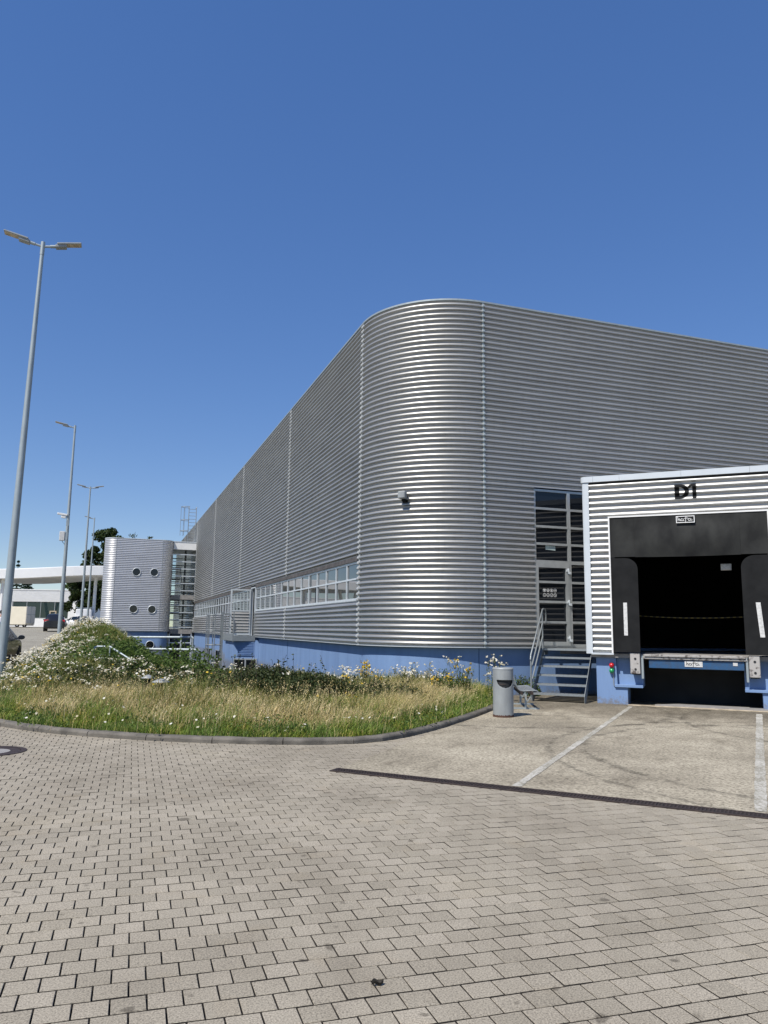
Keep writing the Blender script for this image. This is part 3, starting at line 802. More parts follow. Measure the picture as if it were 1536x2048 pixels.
# blue bay with louvre and window under the exit platform
bay = MB(); b0, b1 = R_ + 15.45, R_ + 18.5
bay.extrude([(-.95, b0 + .35), (.14, b0), (.14, b1), (-.95, b1)], (-2.0, 1.04))
obj('blue_bay', bay, M['blue'], hall)
ax_ = Vector((-.95 - .14, .35, 0)).normalized(); ay_ = Vector((-ax_.y, ax_.x, 0)) * -1
def on_bay(u0, u1, z0, z1, t):
    o_ = Vector((.14, b0, 0)); nn = Vector((ax_.y, -ax_.x, 0))
    if nn.y > 0: nn = -nn
    return MB().obox(o_ + ax_ * (u0 + u1) / 2 + nn * t / 2 + Vector((0, 0, (z0 + z1) / 2)), ax_ * (u1 - u0) / 2, nn * t / 2, Vector((0, 0, (z1 - z0) / 2)))
lv = on_bay(.22, 1.0, .32, 1.0, .02)
for i in range(9): (lambda q: lv.add(q.v, q.f))(on_bay(.26, .96, .36 + i * .07, .385 + i * .07, .045))
obj('louvre', lv, M['blue'], hall)
wn = on_bay(.06, 1.12, -.9, .22, .03); wo_ = obj('window', wn, M['alu'], hall)
obj('pane', on_bay(.12, .55, -.85, .16, .036), M['glass_door'], wo_); obj('pane', on_bay(.62, 1.06, -.85, .16, .036), M['glass_door'], wo_)

# the glazed entrance beside the dock
ent = MB(); ZL = [1.24, 1.84, 2.36, 2.87, 3.39, 3.86, 4.315, 4.79, 5.27]
yf0, yf1 = -.012, .06
MX = 4.945
def eb(x0, x1, z0, z1, dy=0.0): ent.box(x0, x1, yf0 + dy, yf1, z0, z1)
eb(DX0, DX0 + .05, 1.2, 5.30); eb(MX, MX + .09, 1.2, 5.30); eb(DX1 - .05, DX1 + .1, 1.2, 5.30)
for i, z in enumerate(ZL):
    h = .06 if i not in (0, 4) else .09
    eb(DX0 + .05, MX, z - h / 2, z + h / 2, .002); eb(MX + .09, DX1 - .05, z - h / 2, z + h / 2, .002)
eb(DX0 + .05, MX, 1.2, 1.19 + .02, .002)
entrance = obj('entrance_glazing', ent, M['alu'], hall)
for i in range(len(ZL) - 1):
    for x0, x1 in ((DX0 + .05, MX), (MX + .09, DX1 - .05)):
        tw = random.uniform(-.002, .002)
        obj('pane', MB().add([(x0, .03 + tw, ZL[i] + .02), (x1, .03 - tw, ZL[i] + .02), (x1, .03 - tw, ZL[i + 1] - .02), (x0, .03 + tw, ZL[i + 1] - .02)], [(0, 1, 2, 3)]), M['glass_door'], entrance)
dl = MB(); d0, d1, dz0, dz1 = DX0 + .03, MX + .01, 1.25, 3.345
dl.box(d0, d0 + .07, -.03, .02, dz0, dz1); dl.box(d1 - .10, d1, -.03, .02, dz0, dz1)
for z, h in ((dz0 + .05, .10), (1.84, .06), (2.36, .06), (2.87, .06), (dz1 - .05, .10)): dl.box(d0 + .07, d1 - .10, -.028, .02, z - h / 2, z + h / 2)
door = obj('entrance_door', dl, M['alu'], hall)
for z in (1.43, 2.35, 3.17):
    h = MB(); h.box(d1 - .05, d1 - .02, -.075, -.03, z - .07, z + .07); h.box(d1 - .10, d1 - .05, -.06, -.03, z - .02, z + .03); h.box(d1 - .035, d1 + .03, -.085, -.065, z - .085, z - .02)
    obj('hinge', h, M['alu_light'], door, bevel=.004)
yp = .0275
st = MB().add([(4.29, yp, 3.72), (4.585, yp, 3.70), (4.585, yp, 3.815), (4.29, yp, 3.835)], [(0, 1, 2, 3)])
obj('notice_sticker', st, pm('pale_sticker', (.50, .60, .58), (.30, .38, .37), 60, .5), entrance)
def ring(mb, c, r0, r1, n=20):
    vs = []
    for k in range(n):
        a = 2 * PI * k / n
        vs += [(c[0] + r0 * math.cos(a), yp, c[1] + r0 * math.sin(a)), (c[0] + r1 * math.cos(a), yp, c[1] + r1 * math.sin(a))]
    mb.add(vs, [(2 * k, (2 * k + 2) % (2 * n), (2 * k + 3) % (2 * n), 2 * k + 1) for k in range(n)])
def patch(mb, c, pts, s): mb.add([(c[0] + x * s, yp - .001, c[1] + z * s) for x, z in pts], [tuple(range(len(pts)))])
glyph = [[(-.8, .6), (.8, .6), (.7, .1), (.35, -.1), (.5, -.8), (.1, -.4), (-.5, -.8), (-.35, -.1), (-.8, .1)],
         [(-.1, .8), (.5, .7), (.2, .1), (.6, -.7), (-.7, -.7), (-.3, 0)],
         [(-.2, .8), (.2, .8), (.4, .2), (.2, -.8), (-.3, -.7), (-.3, .1)],
         [(-.6, .15), (0, .35), (.6, .15), (.5, -.15), (-.5, -.15)],
         [(-.7, .3), (.1, .1), (.7, -.4), (.5, -.5), (-.2, -.1)],
         [(-.5, -.6), (.1, -.6), (.4, .3), (.2, .3)],
         [(-.3, -.6), (0, -.6), (.5, .6), (.3, .6)],
         [(-.6, .5), (-.4, .65), (.6, -.5), (.4, -.65)]]
for i in range(8):
    c = (4.235 + (i % 4) * .105, 2.66 - (i // 4) * .125); g = MB()
    ring(g, c, .036, .045); patch(g, c, glyph[i], .036)
    obj('pictogram', g, M['white'], door)

# floodlight on the rounded corner
fl = thing('floodlight', 'small grey boxy floodlight fixed on the rounded silver corner', 'lamp', (*hall_w(.66, .80), 5.0), HR + math.radians(-137.2))
hb = MB(); hb.box(.10, .25, -.105, .105, -.10, .10)
obj('housing', hb, M['bin'], fl, bevel=.03, seg=2)
obj('front_plate', MB().box(.249, .255, -.085, .085, -.08, .08), M['bin'], fl, bevel=.01)
obj('bracket', MB().box(.0, .14, -.04, .04, -.15, -.10).box(.0, .03, -.07, .07, -.17, -.02), M['black'], fl)

# ================================================================== loading dock D1
DR = math.radians(-24.0); DO = (4.668, 17.853)
TX = (math.cos(DR), math.sin(DR)); TY = (-math.sin(DR), math.cos(DR))
def dock_w(x, y): return (DO[0] + TX[0] * x + TY[0] * y, DO[1] + TX[1] * x + TY[1] * y)
dock = thing('loading_dock', 'loading dock box with ribbed silver front, black shelter and the letters D1 above', 'loading dock', (*DO, 0), DR)
DW = 4.48; DZ0, DZ1 = 1.13, 5.06
DB = 1.14
def drib(z): return rib(z, DB, .1405, 1.0)
def dpath(x0, x1): return [(x0, .055, 0, -1), (x1, .055, 0, -1)]
OX0, OX1, OZ = .60, 3.90, 4.235
obj('front_cladding', ribbed(dpath(.155, OX0 - .02), DB, DZ1, DB, .1405), M['clad_dock'], dock)
obj('front_cladding', ribbed(dpath(OX0 - .02, OX1 + .02), OZ + .02, DZ1, DB, .1405), M['clad_dock'], dock)
obj('front_cladding', ribbed(dpath(OX1 + .02, DW - .155), DB, DZ1, DB, .1405), M['clad_dock'], dock)
obj('side_cladding', ribbed([(.035, 2.86, -1, 0), (.035, .15, -1, 0)], DB, DZ1, DB, .1405), M['clad_dock'], dock)
obj('side_cladding', ribbed([(DW - .035, .15, 1, 0), (DW - .035, 7.0, 1, 0)], DB, DZ1, DB, .1405), M['clad_dock'], dock)
for x0, x1 in ((0, .155), (DW - .155, DW)):
    tr = MB(); c = .05
    P = [(0, .16), (0, c), (c * .3, c * .3), (c, 0), (.155, 0), (.155, .05), (.05, .05), (.05, .16)]
    if x0 > 1: P = [(.155 - a, b) for a, b in P][::-1]
    obj('corner_trim', tr.extrude([(x0 + a, b) for a, b in P], (DZ0 - .01, DZ1 + .02)), M['trim'], dock)
# coping in pieces with rounded ends
def coping(x0, x1, left=False, rightend=False):
    y0, y1 = -.025, .16
    P = [(x0, y1), (x0, y0), (x1, y0), (x1, y1)]
    if left: P = [(x0, y1)] + [(x0 + .10 - .10 * math.cos(a), y0 + .10 - .10 * math.sin(a)) for a in np.linspace(0, PI / 2, 7)] + [(x1, y0), (x1, y1)]
    if rightend: P = [(x0, y1), (x0, y0)] + [(x1 - .10 + .10 * math.sin(a), y0 + .10 - .10 * math.cos(a)) for a in np.linspace(0, PI / 2, 7)] + [(x1, y1)]
    return MB().extrude(P, (DZ1 + .03, DZ1 + .165))
for a, b, l, r in ((-.03, .26, True, False), (.264, .86, False, False), (.864, 2.2, False, False), (2.204, 3.6, False, False), (3.604, DW + .03, False, True)):
    obj('coping', coping(a, b, l, r), M['trim'], dock)
obj('coping', MB().box(-.03, .13, .164, 2.95, DZ1 + .03, DZ1 + .165), M['trim'], dock)
obj('coping', MB().box(DW - .13, DW + .03, .164, 7.1, DZ1 + .03, DZ1 + .165), M['trim'], dock)
obj('coping_gap', MB().box(.02, DW - .02, .02, .12, DZ1 - .02, DZ1 + .029), M['dark'], dock)
obj('roof', MB().extrude([(.1, .1), (DW - .1, .1), (DW - .1, 7.0), (.1, 2.85)], (DZ1 + .02, DZ1 + .10)), M['slab'], dock)
for a, b in ((.13, OX0 + .02), (OX1 - .02, DW - .13)): obj('drip_trim', MB().box(a, b, -.035, .06, DZ0 - .03, DZ0 + .012), M['alu_light'], dock, bevel=.004)
ef = MB(); ef.box(OX0 - .022, OX0 + .012, -.03, .05, DZ0 + .013, OZ - .012); ef.box(OX1 - .012, OX1 + .022, -.03, .05, DZ0 + .013, OZ - .012); ef.box(OX0 - .022, OX1 + .022, -.032, .05, OZ - .012, OZ + .022)
obj('opening_trim', ef, M['white'], dock)
# black shelter: head curtain with a bulged middle flap, two side curtains with rounded tops
HB = 3.30
for a, b in ((OX0 + .014, 1.15), (3.34, OX1 - .014)): obj('head_curtain', MB().box(a, b, -.012, .03, HB + .01, OZ - .014), M['curtain'], dock)
def flap(u, v):
    x = 1.152 + (3.338 - 1.152) * u; z = HB + (OZ - .014 - HB) * v
    return (x, -.016 - .055 * math.sin(PI * min(1, v * 1.15)) * (1 - abs(2 * u - 1) ** 8) - .008 * math.sin(u * 23 + v * 4) * (1 - v), z - .012 * math.sin(u * PI))
obj('head_flap', MB().grid(28, 14, flap), M['curtain'], dock)
obj('head_back', MB().box(OX0 + .02, OX1 - .02, .04, .06, HB + .03, OZ - .02), M['black'], dock)
def curtain(x0, x1, mirror=False):
    P = [(x0, 1.17), (x1, 1.17)]
    P += [(x1 - .0, 3.02)] + [(x0 + .26 + (x1 - x0 - .26) * math.cos(a), 3.02 + .26 * math.sin(a)) for a in np.linspace(.15, PI / 2, 8)] + [(x0, 3.28)]
    if mirror: P = [(x0 + x1 - a, b) for a, b in P][::-1]
    return MB().extrude(P, (-.045, -.02), lambda a, b, t: (a, t - .02 * max(0, 3.02 - b), b))
obj('side_curtain', curtain(.67, 1.20), M['black'], dock)
obj('side_curtain', curtain(3.32, 3.86, True), M['black'], dock)
jm = MB(); jm.box(OX0 + .014, .70, -.01, .05, 1.16, HB + .01); jm.box(3.84, OX1 - .014, -.01, .05, 1.16, HB + .01)
obj('side_backing', jm, M['black'], dock)
for xa, xb in ((.865, .945), (3.585, 3.675)):
    tilt = .0 if xa < 2 else .05
    obj('guide_stripe', MB().extrude([(xa + tilt * .6, 1.54), (xb + tilt * .6, 1.54), (xb - tilt * .4, 2.27), (xa - tilt * .4, 2.27)], (-.051, -.046), lambda a, b, t: (a, t - .02 * max(0, 3.02 - b), b)), M['white_worn'], dock)
# dark room behind
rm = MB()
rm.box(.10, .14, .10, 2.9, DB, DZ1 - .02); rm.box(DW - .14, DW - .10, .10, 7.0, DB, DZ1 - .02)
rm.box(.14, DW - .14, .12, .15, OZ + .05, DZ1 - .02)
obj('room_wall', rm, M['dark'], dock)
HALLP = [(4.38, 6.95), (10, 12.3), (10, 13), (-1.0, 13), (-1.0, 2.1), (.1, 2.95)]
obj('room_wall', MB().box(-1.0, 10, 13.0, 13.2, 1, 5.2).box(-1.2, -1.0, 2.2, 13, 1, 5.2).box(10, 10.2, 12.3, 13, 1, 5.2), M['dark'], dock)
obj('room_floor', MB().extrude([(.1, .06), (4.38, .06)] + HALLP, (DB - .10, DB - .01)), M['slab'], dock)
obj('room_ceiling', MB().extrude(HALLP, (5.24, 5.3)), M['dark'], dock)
# blue concrete foot of the dock on both sides
def foot(mir):
    f = (lambda P: P) if not mir else (lambda P: [(DW - a, b) for a, b in P][::-1])
    A = MB().extrude(f([(.20, -.05), (.875, -.05), (.875, .40), (.66, .41), (.63, DB - .012), (.20, DB - .012)]), (.15, .65), lambda a, b, t: (a, t, b))
    obj('blue_foot', A, M['blue'], dock, bevel=.006)
    B = MB().extrude(f([(.66, .40), (1.205, .40), (1.205, DB - .014), (.63, DB - .014)]), (.28, .64), lambda a, b, t: (a, t, b))
    obj('blue_bracket', B, M['blue'], dock, bevel=.006)
    C = MB().extrude(f([(.60, .385), (1.21, .385), (1.21, .445), (.60, .445)]), (.10, .30), lambda a, b, t: (a, t, b))
    obj('blue_ledge', C, M['blue'], dock, bevel=.005)
foot(False); foot(True)
obj('foot_side', MB().box(.19, .24, .66, 2.8, -.05, DB - .02), M['blue'], dock)
obj('pit_wall', MB().box(.24, DW - .24, 1.35, 1.40, -.05, DB - .12), M['dark'], dock)
for a in (.86, DW - .872): obj('pit_side', MB().box(a, a + .012, .66, 1.35, -.05, DB - .12), M['dark'], dock)
# bumpers
for xa in (.97, 3.37):
    b = obj('bumper', MB().box(xa, xa + .21, -.06, .04, .70, 1.155), M['bumper'], dock, bevel=.012)
    obj('bumper_rubber', MB().box(xa + .02, xa + .19, .04, .28, .68, 1.12), M['black'], dock)
    for z in (.80, 1.03): obj('bolt_hole', MB().lathe([(.0, 0), (.026, 0), (.026, .01), (.0, .01)], 12, smooth=False, caps=False), M['dark'], b, loc=(xa + .11, -.058, z), rot=(PI / 2, 0, 0))
# leveller
obj('leveller_lip', MB().box(1.27, 3.31, -.05, .5, 1.085, 1.135), M['steel_worn'], dock, bevel=.006)
obj('leveller_lip', MB().box(1.24, 3.34, -.02, .3, 1.03, 1.08), M['steel_worn'], dock, bevel=.006)
obj('leveller_beam', MB().box(1.36, 3.28, .02, .14, .835, 1.025), M['blue_dark'], dock, bevel=.008)
for a in (1.20, 3.31): obj('leveller_arm', MB().box(a, a + .045, .0, .12, .60, 1.1), M['galv_pole'], dock)
obj('small_plate', MB().box(3.06, 3.15, .012, .02, .93, 1.0), M['white_worn'], dock)
# threshold at the foot
obj('threshold', MB().box(.88, 3.9, -.02, .08, -.05, .022), M['beige'], dock)
obj('ramp_plate', MB().extrude([(1.45, .06), (3.75, .06), (3.75, .5), (1.9, .5)], (.0, .05)), M['slab'], dock)
# chain across the doorway
def sag(i, n): t = i / n; return (.9 + 2.8 * t, 1.45, 2.02 - .055 * 4 * t * (1 - t))
obj('barrier_chain', MB().tube([sag(i, 20) for i in range(21)], .012, 6), M['stripe'], None, loc=(*DO, 0), rot=(0, 0, DR), label='thin yellow and black chain hung across the dark dock doorway', cat='barrier chain')
lm = obj('dock_lamp', MB().box(2.92, 3.14, .50, .62, 3.01, 3.15).box(2.94, 3.12, .488, .5, 3.03, 3.13), M['white_worn'], None, bevel=.015, loc=(*DO, 0), rot=(0, 0, DR), label='small pale square lamp high inside the dark dock doorway', cat='lamp')

# D1 painted over the ribs
def d1_mask(x, z):
    W, H = .50, .345
    if 0 <= x <= .10 and 0 <= z <= H: return True
    if x > .08:
        ox, oz = (x - .09) / .215, (z - H / 2) / (H / 2)
        ix, iz = (x - .09) / .125, (z - H / 2) / (H / 2 - .075)
        if ox * ox + oz * oz <= 1 and not (ix * ix + iz * iz <= 1): return True
    if .375 <= x <= .455 and 0 <= z <= H: return True
    if .29 <= x <= .38 and .235 + (x - .29) * .5 <= z <= min(H, .29 + (x - .29) * .75): return True
    return False
def d1_pt(u, v):
    x = .50 * u; z = .345 * v; zz = 4.585 + z
    return (2.05 + x, .055 - (drib(zz) - .02) - .007, zz)
obj('dock_number', MB().grid(110, 150, d1_pt, True, lambda u, v: d1_mask(.50 * u, .345 * v)), M['black'], dock, label='black letters D1')
# maker's plate lettering as thin raised strokes
def ribbon(mb, pts, w, y):
    pts = [Vector((p[0], 0, p[1])) for p in pts]; vs = []
    for i, p in enumerate(pts):
        t = (pts[min(i + 1, len(pts) - 1)] - pts[max(i - 1, 0)]).normalized(); nn = Vector((-t.z, 0, t.x)) * w / 2
        a = p - nn; b = p + nn
        vs += [(a.x, y, a.z), (b.x, y, b.z)]
    mb.add(vs, [(2 * i, 2 * i + 2, 2 * i + 3, 2 * i + 1) for i in range(len(pts) - 1)])
def arc_pts(cx, cz, rx, rz, a0, a1, n=12): return [(cx + rx * math.cos(a), cz + rz * math.sin(a)) for a in np.linspace(math.radians(a0), math.radians(a1), n)]
def hafa(mb, x, z, s, y, zs=.66):
    w = .07 * s
    L = [[(.10, 1.0), (.13, .55), (.14, .0)], [(.14, .25)] + [(.24, .45), (.34, .50), (.36, .35), (.34, .10), (.42, .05), (.50, .15)],
         arc_pts(.66, .26, .17, .22, 60, 400), [(.85, .48), (.82, .25), (.86, .05), (.96, .10)],
         [(1.36, .98), (1.24, .96), (1.17, .8), (1.14, .4), (1.12, -.28)], [(.96, .52), (1.15, .56), (1.46, .58)],
         arc_pts(1.62, .26, .18, .22, 60, 400), [(1.83, .48), (1.80, .22), (1.86, .06), (2.02, .16)]]
    for q in L: ribbon(mb, [(x + a * s, z + b * s * zs) for a, b in q], w, y)
def plate(x0, x1, z0, z1, y, bgm, fgm, border):
    p = obj('maker_plate', MB().box(x0, x1, y, y + .01, z0, z1), bgm, dock)
    mb = MB(); t = .016
    if border:
        for a, b, c, d in ((x0, x1, z0, z0 + t), (x0, x1, z1 - t, z1), (x0, x0 + t, z0 + t, z1 - t), (x1 - t, x1, z0 + t, z1 - t)):
            mb.add([(a, y - .003, c), (b, y - .003, c), (b, y - .003, d), (a, y - .003, d)], [(0, 1, 2, 3)])
    s = (x1 - x0 - .05) / 2.1
    hafa(mb, x0 + .02, z0 + (z1 - z0) * .27, s * (1 if border else .95), y - .0035)
    obj('lettering', mb, fgm, p)
plate(2.06, 2.445, 4.03, 4.185, -.085, M['black'], M['white'], True)
plate(2.10, 2.46, .885, 1.005, .008, M['white_worn'], M['black'], False)

# signal lamp on the blue foot
tl = thing('signal_light', 'small red and green signal light on the blue dock foot', 'signal light', (*dock_w(.545, .148), 0), DR)
obj('housing', MB().box(-.045, .045, -.03, 0, .68, .93), M['bin'], tl, bevel=.012)
dome = [(.056, 0), (.056, .03), (.05, .055), (.03, .075), (.001, .082)]
obj('red_lens', MB().lathe(dome, 18), M['red'], tl, loc=(0, -.03, .865), rot=(PI / 2, 0, 0))
obj('green_lens', MB().lathe(dome, 18), M['green'], tl, loc=(0, -.03, .745), rot=(PI / 2, 0, 0))
obj('conduit', MB().tube([(.03, -.015, .68), (.035, -.015, .415), (.06, -.015, .395), (.34, -.015, .39)], .009, 6), M['bin'], tl)

# ================================================================== steel stair, bench, bin
stair = thing('steel_stair', 'galvanised open steel stair with one railing up to the glazed entrance', 'stair', (*DO, 0), DR)
SX0, SX1 = -1.22, -.03; RI = .2; RU = .245; SY = -.12
def tread(i):
    y = SY + RU * i; z = RI * (i + 1)
    t = MB(); t.box(SX0 + .012, SX1 - .012, y, y + .29, z - .040, z - .006); t.box(SX0 + .012, SX1 - .012, y - .012, y + .01, z - .045, z)
    for k_ in range(12): t.box(SX0 + .02 + k_ * .097, SX0 + .026 + k_ * .097, y + .012, y + .29, z - .006, z)
    return t
for i in range(5): obj('tread', tread(i), M['galv'], stair)
ly_ = SY + RU * 5
obj('landing', MB().extrude([(SX0, ly_ - .012), (SX1, ly_ - .012), (SX1, 2.74), (SX0, 1.63)], (1.145, 1.19)), M['galv'], stair)
for x in (SX0, SX1):
    a = SY - .02
    obj('stringer', MB().extrude([(a - .02, -.02), (a + .12, -.02), (ly_ + .12, 1.13), (ly_ + .12, 1.19), (ly_ - .04, 1.19), (a - .06, .16)], (x - .006, x + .006), lambda p, q, t: (t, p, q)), M['galv'], stair)
    obj('stringer', MB().box(x - .006, x + .006, ly_ + .12, (1.60 if x < -.5 else 2.7), 1.03, 1.19), M['galv'], stair)
xr = SX0 - .03
obj('post', MB().tube([(xr, SY + .0, .02), (xr, SY + .0, 1.05)], .021, 8), M['galv'], stair)
obj('post', MB().tube([(xr, ly_ + .1, 1.03), (xr, ly_ + .1, 2.13)], .021, 8), M['galv'], stair)
for k_, h in enumerate((.40, .72, 1.05)):
    pts = [(xr, SY, h), (xr, ly_ + .1, h + 1.09)]
    if k_ == 2: pts = [(xr, SY - .03, h - .10), (xr, SY, h)] + [(xr, ly_ + .1, h + 1.09), (xr, ly_ + .2, h + 1.12), (xr, ly_ + .42, h + 1.12), (xr, ly_ + .5, h + 1.05), (xr, ly_ + .5, h + .8)]
    obj('rail', MB().tube(pts, .019, 8), M['galv'], stair)

# waste bin
bin_ = thing('litter_bin', 'grey steel cylinder litter bin with a half moon opening beside the kerb', 'litter bin', (2.30, 14.87, 0.008), 0)
BR, BH = .193, .905
a_open = math.radians(-84)
def bin_keep(u, v):
    a = 2 * PI * u - PI; z = .03 + (BH - .06) * v
    da = ((a - a_open + PI) % (2 * PI)) - PI
    h = da * BR
    return not (z < .685 and (h / .178) ** 2 + ((z - .685) / .145) ** 2 < 1)
def bin_pt(u, v):
    a = 2 * PI * u - PI; z = .03 + (BH - .06) * v
    return (BR * math.cos(a), BR * math.sin(a), z)
bo = obj('body', MB().grid(144, 110, bin_pt, True, bin_keep), M['bin'], bin_)
bo.modifiers.new('sheet', 'SOLIDIFY').thickness = .004
obj('liner', MB().lathe([(.165, .06), (.165, .86)], 32, caps=False), M['dark'], bin_)
obj('ash_grille', MB().grid(10, 3, lambda u, v: ((BR - .02 - .05 * v) * math.cos(a_open + (u - .95) * .75), (BR - .02 - .05 * v) * math.sin(a_open + (u - .95) * .75), .60 + .07 * v)), M['drain'], bin_)
obj('lid', MB().lathe([(BR + .004, BH - .03), (BR + .006, BH - .005), (BR - .01, BH), (BR - .03, BH - .012), (.001, BH - .02)], 40), M['bin'], bin_)
fb = MB()
for k_ in range(64):
    a0, a1 = 2 * PI * k_ / 64, 2 * PI * (k_ + 1) / 64
    z0, z1 = .032 + random.uniform(0, .018), .032 + random.uniform(0, .018)
    r = BR + .003
    fb.add([(r * math.cos(a0), r * math.sin(a0), -.01), (r * math.cos(a1), r * math.sin(a1), -.01), (r * math.cos(a1), r * math.sin(a1), z1), (r * math.cos(a0), r * math.sin(a0), z0)], [(0, 1, 2, 3)])
obj('rusty_foot', fb, M['rust'], bin_)

# wire bench
bench = thing('wire_bench', 'grey steel wire mesh bench standing behind the litter bin', 'bench', (2.98, 16.85, .008), math.radians(-4))
prof = [(-.27, .78), (-.255, .77), (-.22, .68), (-.17, .52), (-.12, .41), (-.05, .375), (.08, .385), (.20, .395), (.27, .385), (.285, .36)]
def chaikin(P, it=2):
    P = [np.array(p) for p in P]
    for _ in range(it):
        Q = [P[0]]
        for a, b in zip(P[:-1], P[1:]): Q += [a * .75 + b * .25, a * .25 + b * .75]
        P = Q + [P[-1]]
    return P
pr_ = chaikin(prof)
mesh_ = MB(); BL = .70
for i in range(29):
    y = -BL + 2 * BL * i / 28
    mesh_.tube([(p[0], y, p[1]) for p in pr_[::2]], .0022, 4, caps=False)
for j in range(0, len(pr_), 3): mesh_.tube([(pr_[j][0], -BL, pr_[j][1]), (pr_[j][0], BL, pr_[j][1])], .0022, 4, caps=False)
obj('wire_seat', mesh_, M['galv'], bench)
for y in (-BL, BL): obj('side_frame', MB().tube([(p[0], y, p[1]) for p in pr_], .012, 6), M['galv'], bench)
for z, x in ((.335, -.05), (.335, .16)): obj('seat_beam', MB().box(x - .025, x + .025, -BL - .02, BL + .02, z - .03, z + .03), M['drain'], bench)
for y in (-.5, .5):
    g = MB(); g.box(.03, .07, y - .02, y + .02, .03, .31); g.box(-.22, .33, y - .02, y + .02, 0, .03); g.bar((.05, y, .12), (.2, y, .31), .03, .02)
    obj('leg', g, M['galv_pole'], bench)

# ================================================================== exit platform with caged ladder
plat = thing('exit_platform', 'galvanised exit platform with railing and caged ladder on the blue wall', 'exit platform', (HO[0], HO[1], 0), HR)
p0, p1 = R_ + 15.5, R_ + 19.6; PX = -1.05
obj('deck', MB().box(PX, -.04, p0, p1, 1.02, 1.18), M['galv'], plat)
obj('edge_plate', MB().box(PX - .012, PX - .002, p0, p1, 1.0, 1.32).box(PX, -.04, p0 - .012, p0 - .002, 1.0, 1.25), M['galv'], plat)
rl = MB()
def rpost(x, y): obj('post', MB().box(x - .02, x + .02, y - .02, y + .02, .95, 2.3), M['galv'], plat)
for x, y in ((PX + .02, p0 + .02), (-.10, p0 + .02), (PX + .02, p0 + 1.4), (PX + .02, p0 + 2.7), (PX + .02, p1 - .02)): rpost(x, y)
for z in (1.75, 2.28):
    obj('rail', MB().tube([(PX + .02, p0 + 1.4, z), (PX + .02, p1 - .6, z)], .019, 6), M['galv'], plat)
    obj('rail', MB().tube([(PX + .02, p1 - .02, z), (-.05, p1 - .02, z)], .019, 6), M['galv'], plat)
lx0 = PX - .05
for y in (p1 - .95, p1 - .45): obj('ladder_stile', MB().box(lx0 - .04, lx0 + .04, y - .03, y + .03, -1.3, 2.35), M['galv'], plat)
for i in range(9): obj('rung', MB().tube([(lx0, p1 - .95, -1.1 + i * .28), (lx0, p1 - .45, -1.1 + i * .28)], .014, 6), M['galv'], plat)
hoop = [(lx0, p1 - .95)] + [(lx0 - .38 - .36 * math.sin(a), p1 - .70 - .36 * math.cos(a)) for a in np.linspace(0, PI, 9)] + [(lx0, p1 - .45)]
for z in (2.2, 1.45, .75, .05): obj('cage_hoop', MB().tube([(x, y, z) for x, y in hoop], .028, 5), M['galv'], plat)
for a in np.linspace(0, PI, 5):
    x, y = lx0 - .38 - .36 * math.sin(a), p1 - .70 - .36 * math.cos(a)
    obj('cage_bar', MB().box(x - .02, x + .02, y - .02, y + .02, -.6, 2.25), M['galv'], plat)

# ladder to the main roof
rl_ = thing('roof_ladder', 'galvanised caged ladder rising above the roof edge beside the stair tower', 'ladder', (HO[0], HO[1], 0), HR)
yl = 47.6
for x in (-.12, -.72): obj('stile', MB().tube([(x, yl, 8.4), (x, yl, 11.4), (x + .02, yl, 11.5), (x + .02, yl + .9, 11.5)], .03, 6), M['galv'], rl_)
for i in range(11): obj('rung', MB().tube([(-.12, yl, 8.5 + i * .28), (-.72, yl, 8.5 + i * .28)], .02, 5), M['galv'], rl_)
for z in (9.4, 10.3, 11.4):
    obj('cage_hoop', MB().tube([(-.72, yl, z)] + [(-1.0 - .38 * math.sin(a), yl - .38 + .38 * math.cos(a), z) for a in np.linspace(0, PI, 8)] + [(-.72, yl - .76, z)], .025, 5), M['galv'], rl_)
for a in (.3, PI / 2, PI - .3): obj('cage_bar', MB().box(-1.0 - .38 * math.sin(a) - .015, -1.0 - .38 * math.sin(a) + .015, yl - .38 + .38 * math.cos(a) - .015, yl - .38 + .38 * math.cos(a) + .015, 9.0, 11.4), M['galv'], rl_)

# ================================================================== stair tower and glass link
tower = thing('stair_tower', 'silver finely ribbed stair tower with rounded corners and round windows', 'stair tower', (HO[0], HO[1], 0), HR)
TX0, TX1, TY0, TY1, TR = -7.09, -1.86, 46.1, 51.0, .86
TZ0, TZ1 = 1.2, 8.42
def tower_path(d=0.0, n=9):
    P = [(TX0 - d, TY1, -1, 0)]
    r = TR
    P += [(TX0 + r - r * math.cos(a), TY0 + r - r * math.sin(a), -math.cos(a), -math.sin(a)) for a in np.linspace(0, PI / 2, n)]
    P += [(TX1 - r + r * math.sin(a), TY0 + r - r * math.cos(a), math.sin(a), -math.cos(a)) for a in np.linspace(0, PI / 2, n)]
    P += [(TX1 + d, TY1, 1, 0)]
    return P
tp = tower_path()
secs = ((tp[0:10], 'corner_cladding'), (tp[9:11], 'front_cladding'), (tp[10:], 'corner_cladding'))
for P, nm in secs: obj(nm, ribbed(P, TZ0, TZ1, TZ0, .14, .42, 0.0), M['clad_fine'], tower)
for x in (TX0 + TR, TX1 - TR): obj('joint_strip', MB().box(x - .02, x + .02, TY0 - .025, TY0 + .02, TZ0, TZ1), M['bin'], tower)
obj('core', MB().extrude([(x + a * -.05, y + b * -.05) for x, y, a, b in tp], (TZ0 + .01, TZ1 - .02)), M['dark'], tower)
obj('roof_edge', MB().extrude([(x + a * .03, y + b * .03) for x, y, a, b in tp], (TZ1, TZ1 + .05)), M['trim'], tower)
obj('blue_base', MB().extrude([(x - a * .12, y - b * .12) for x, y, a, b in tp], (-2.2, TZ0 - .001)), M['blue'], tower)
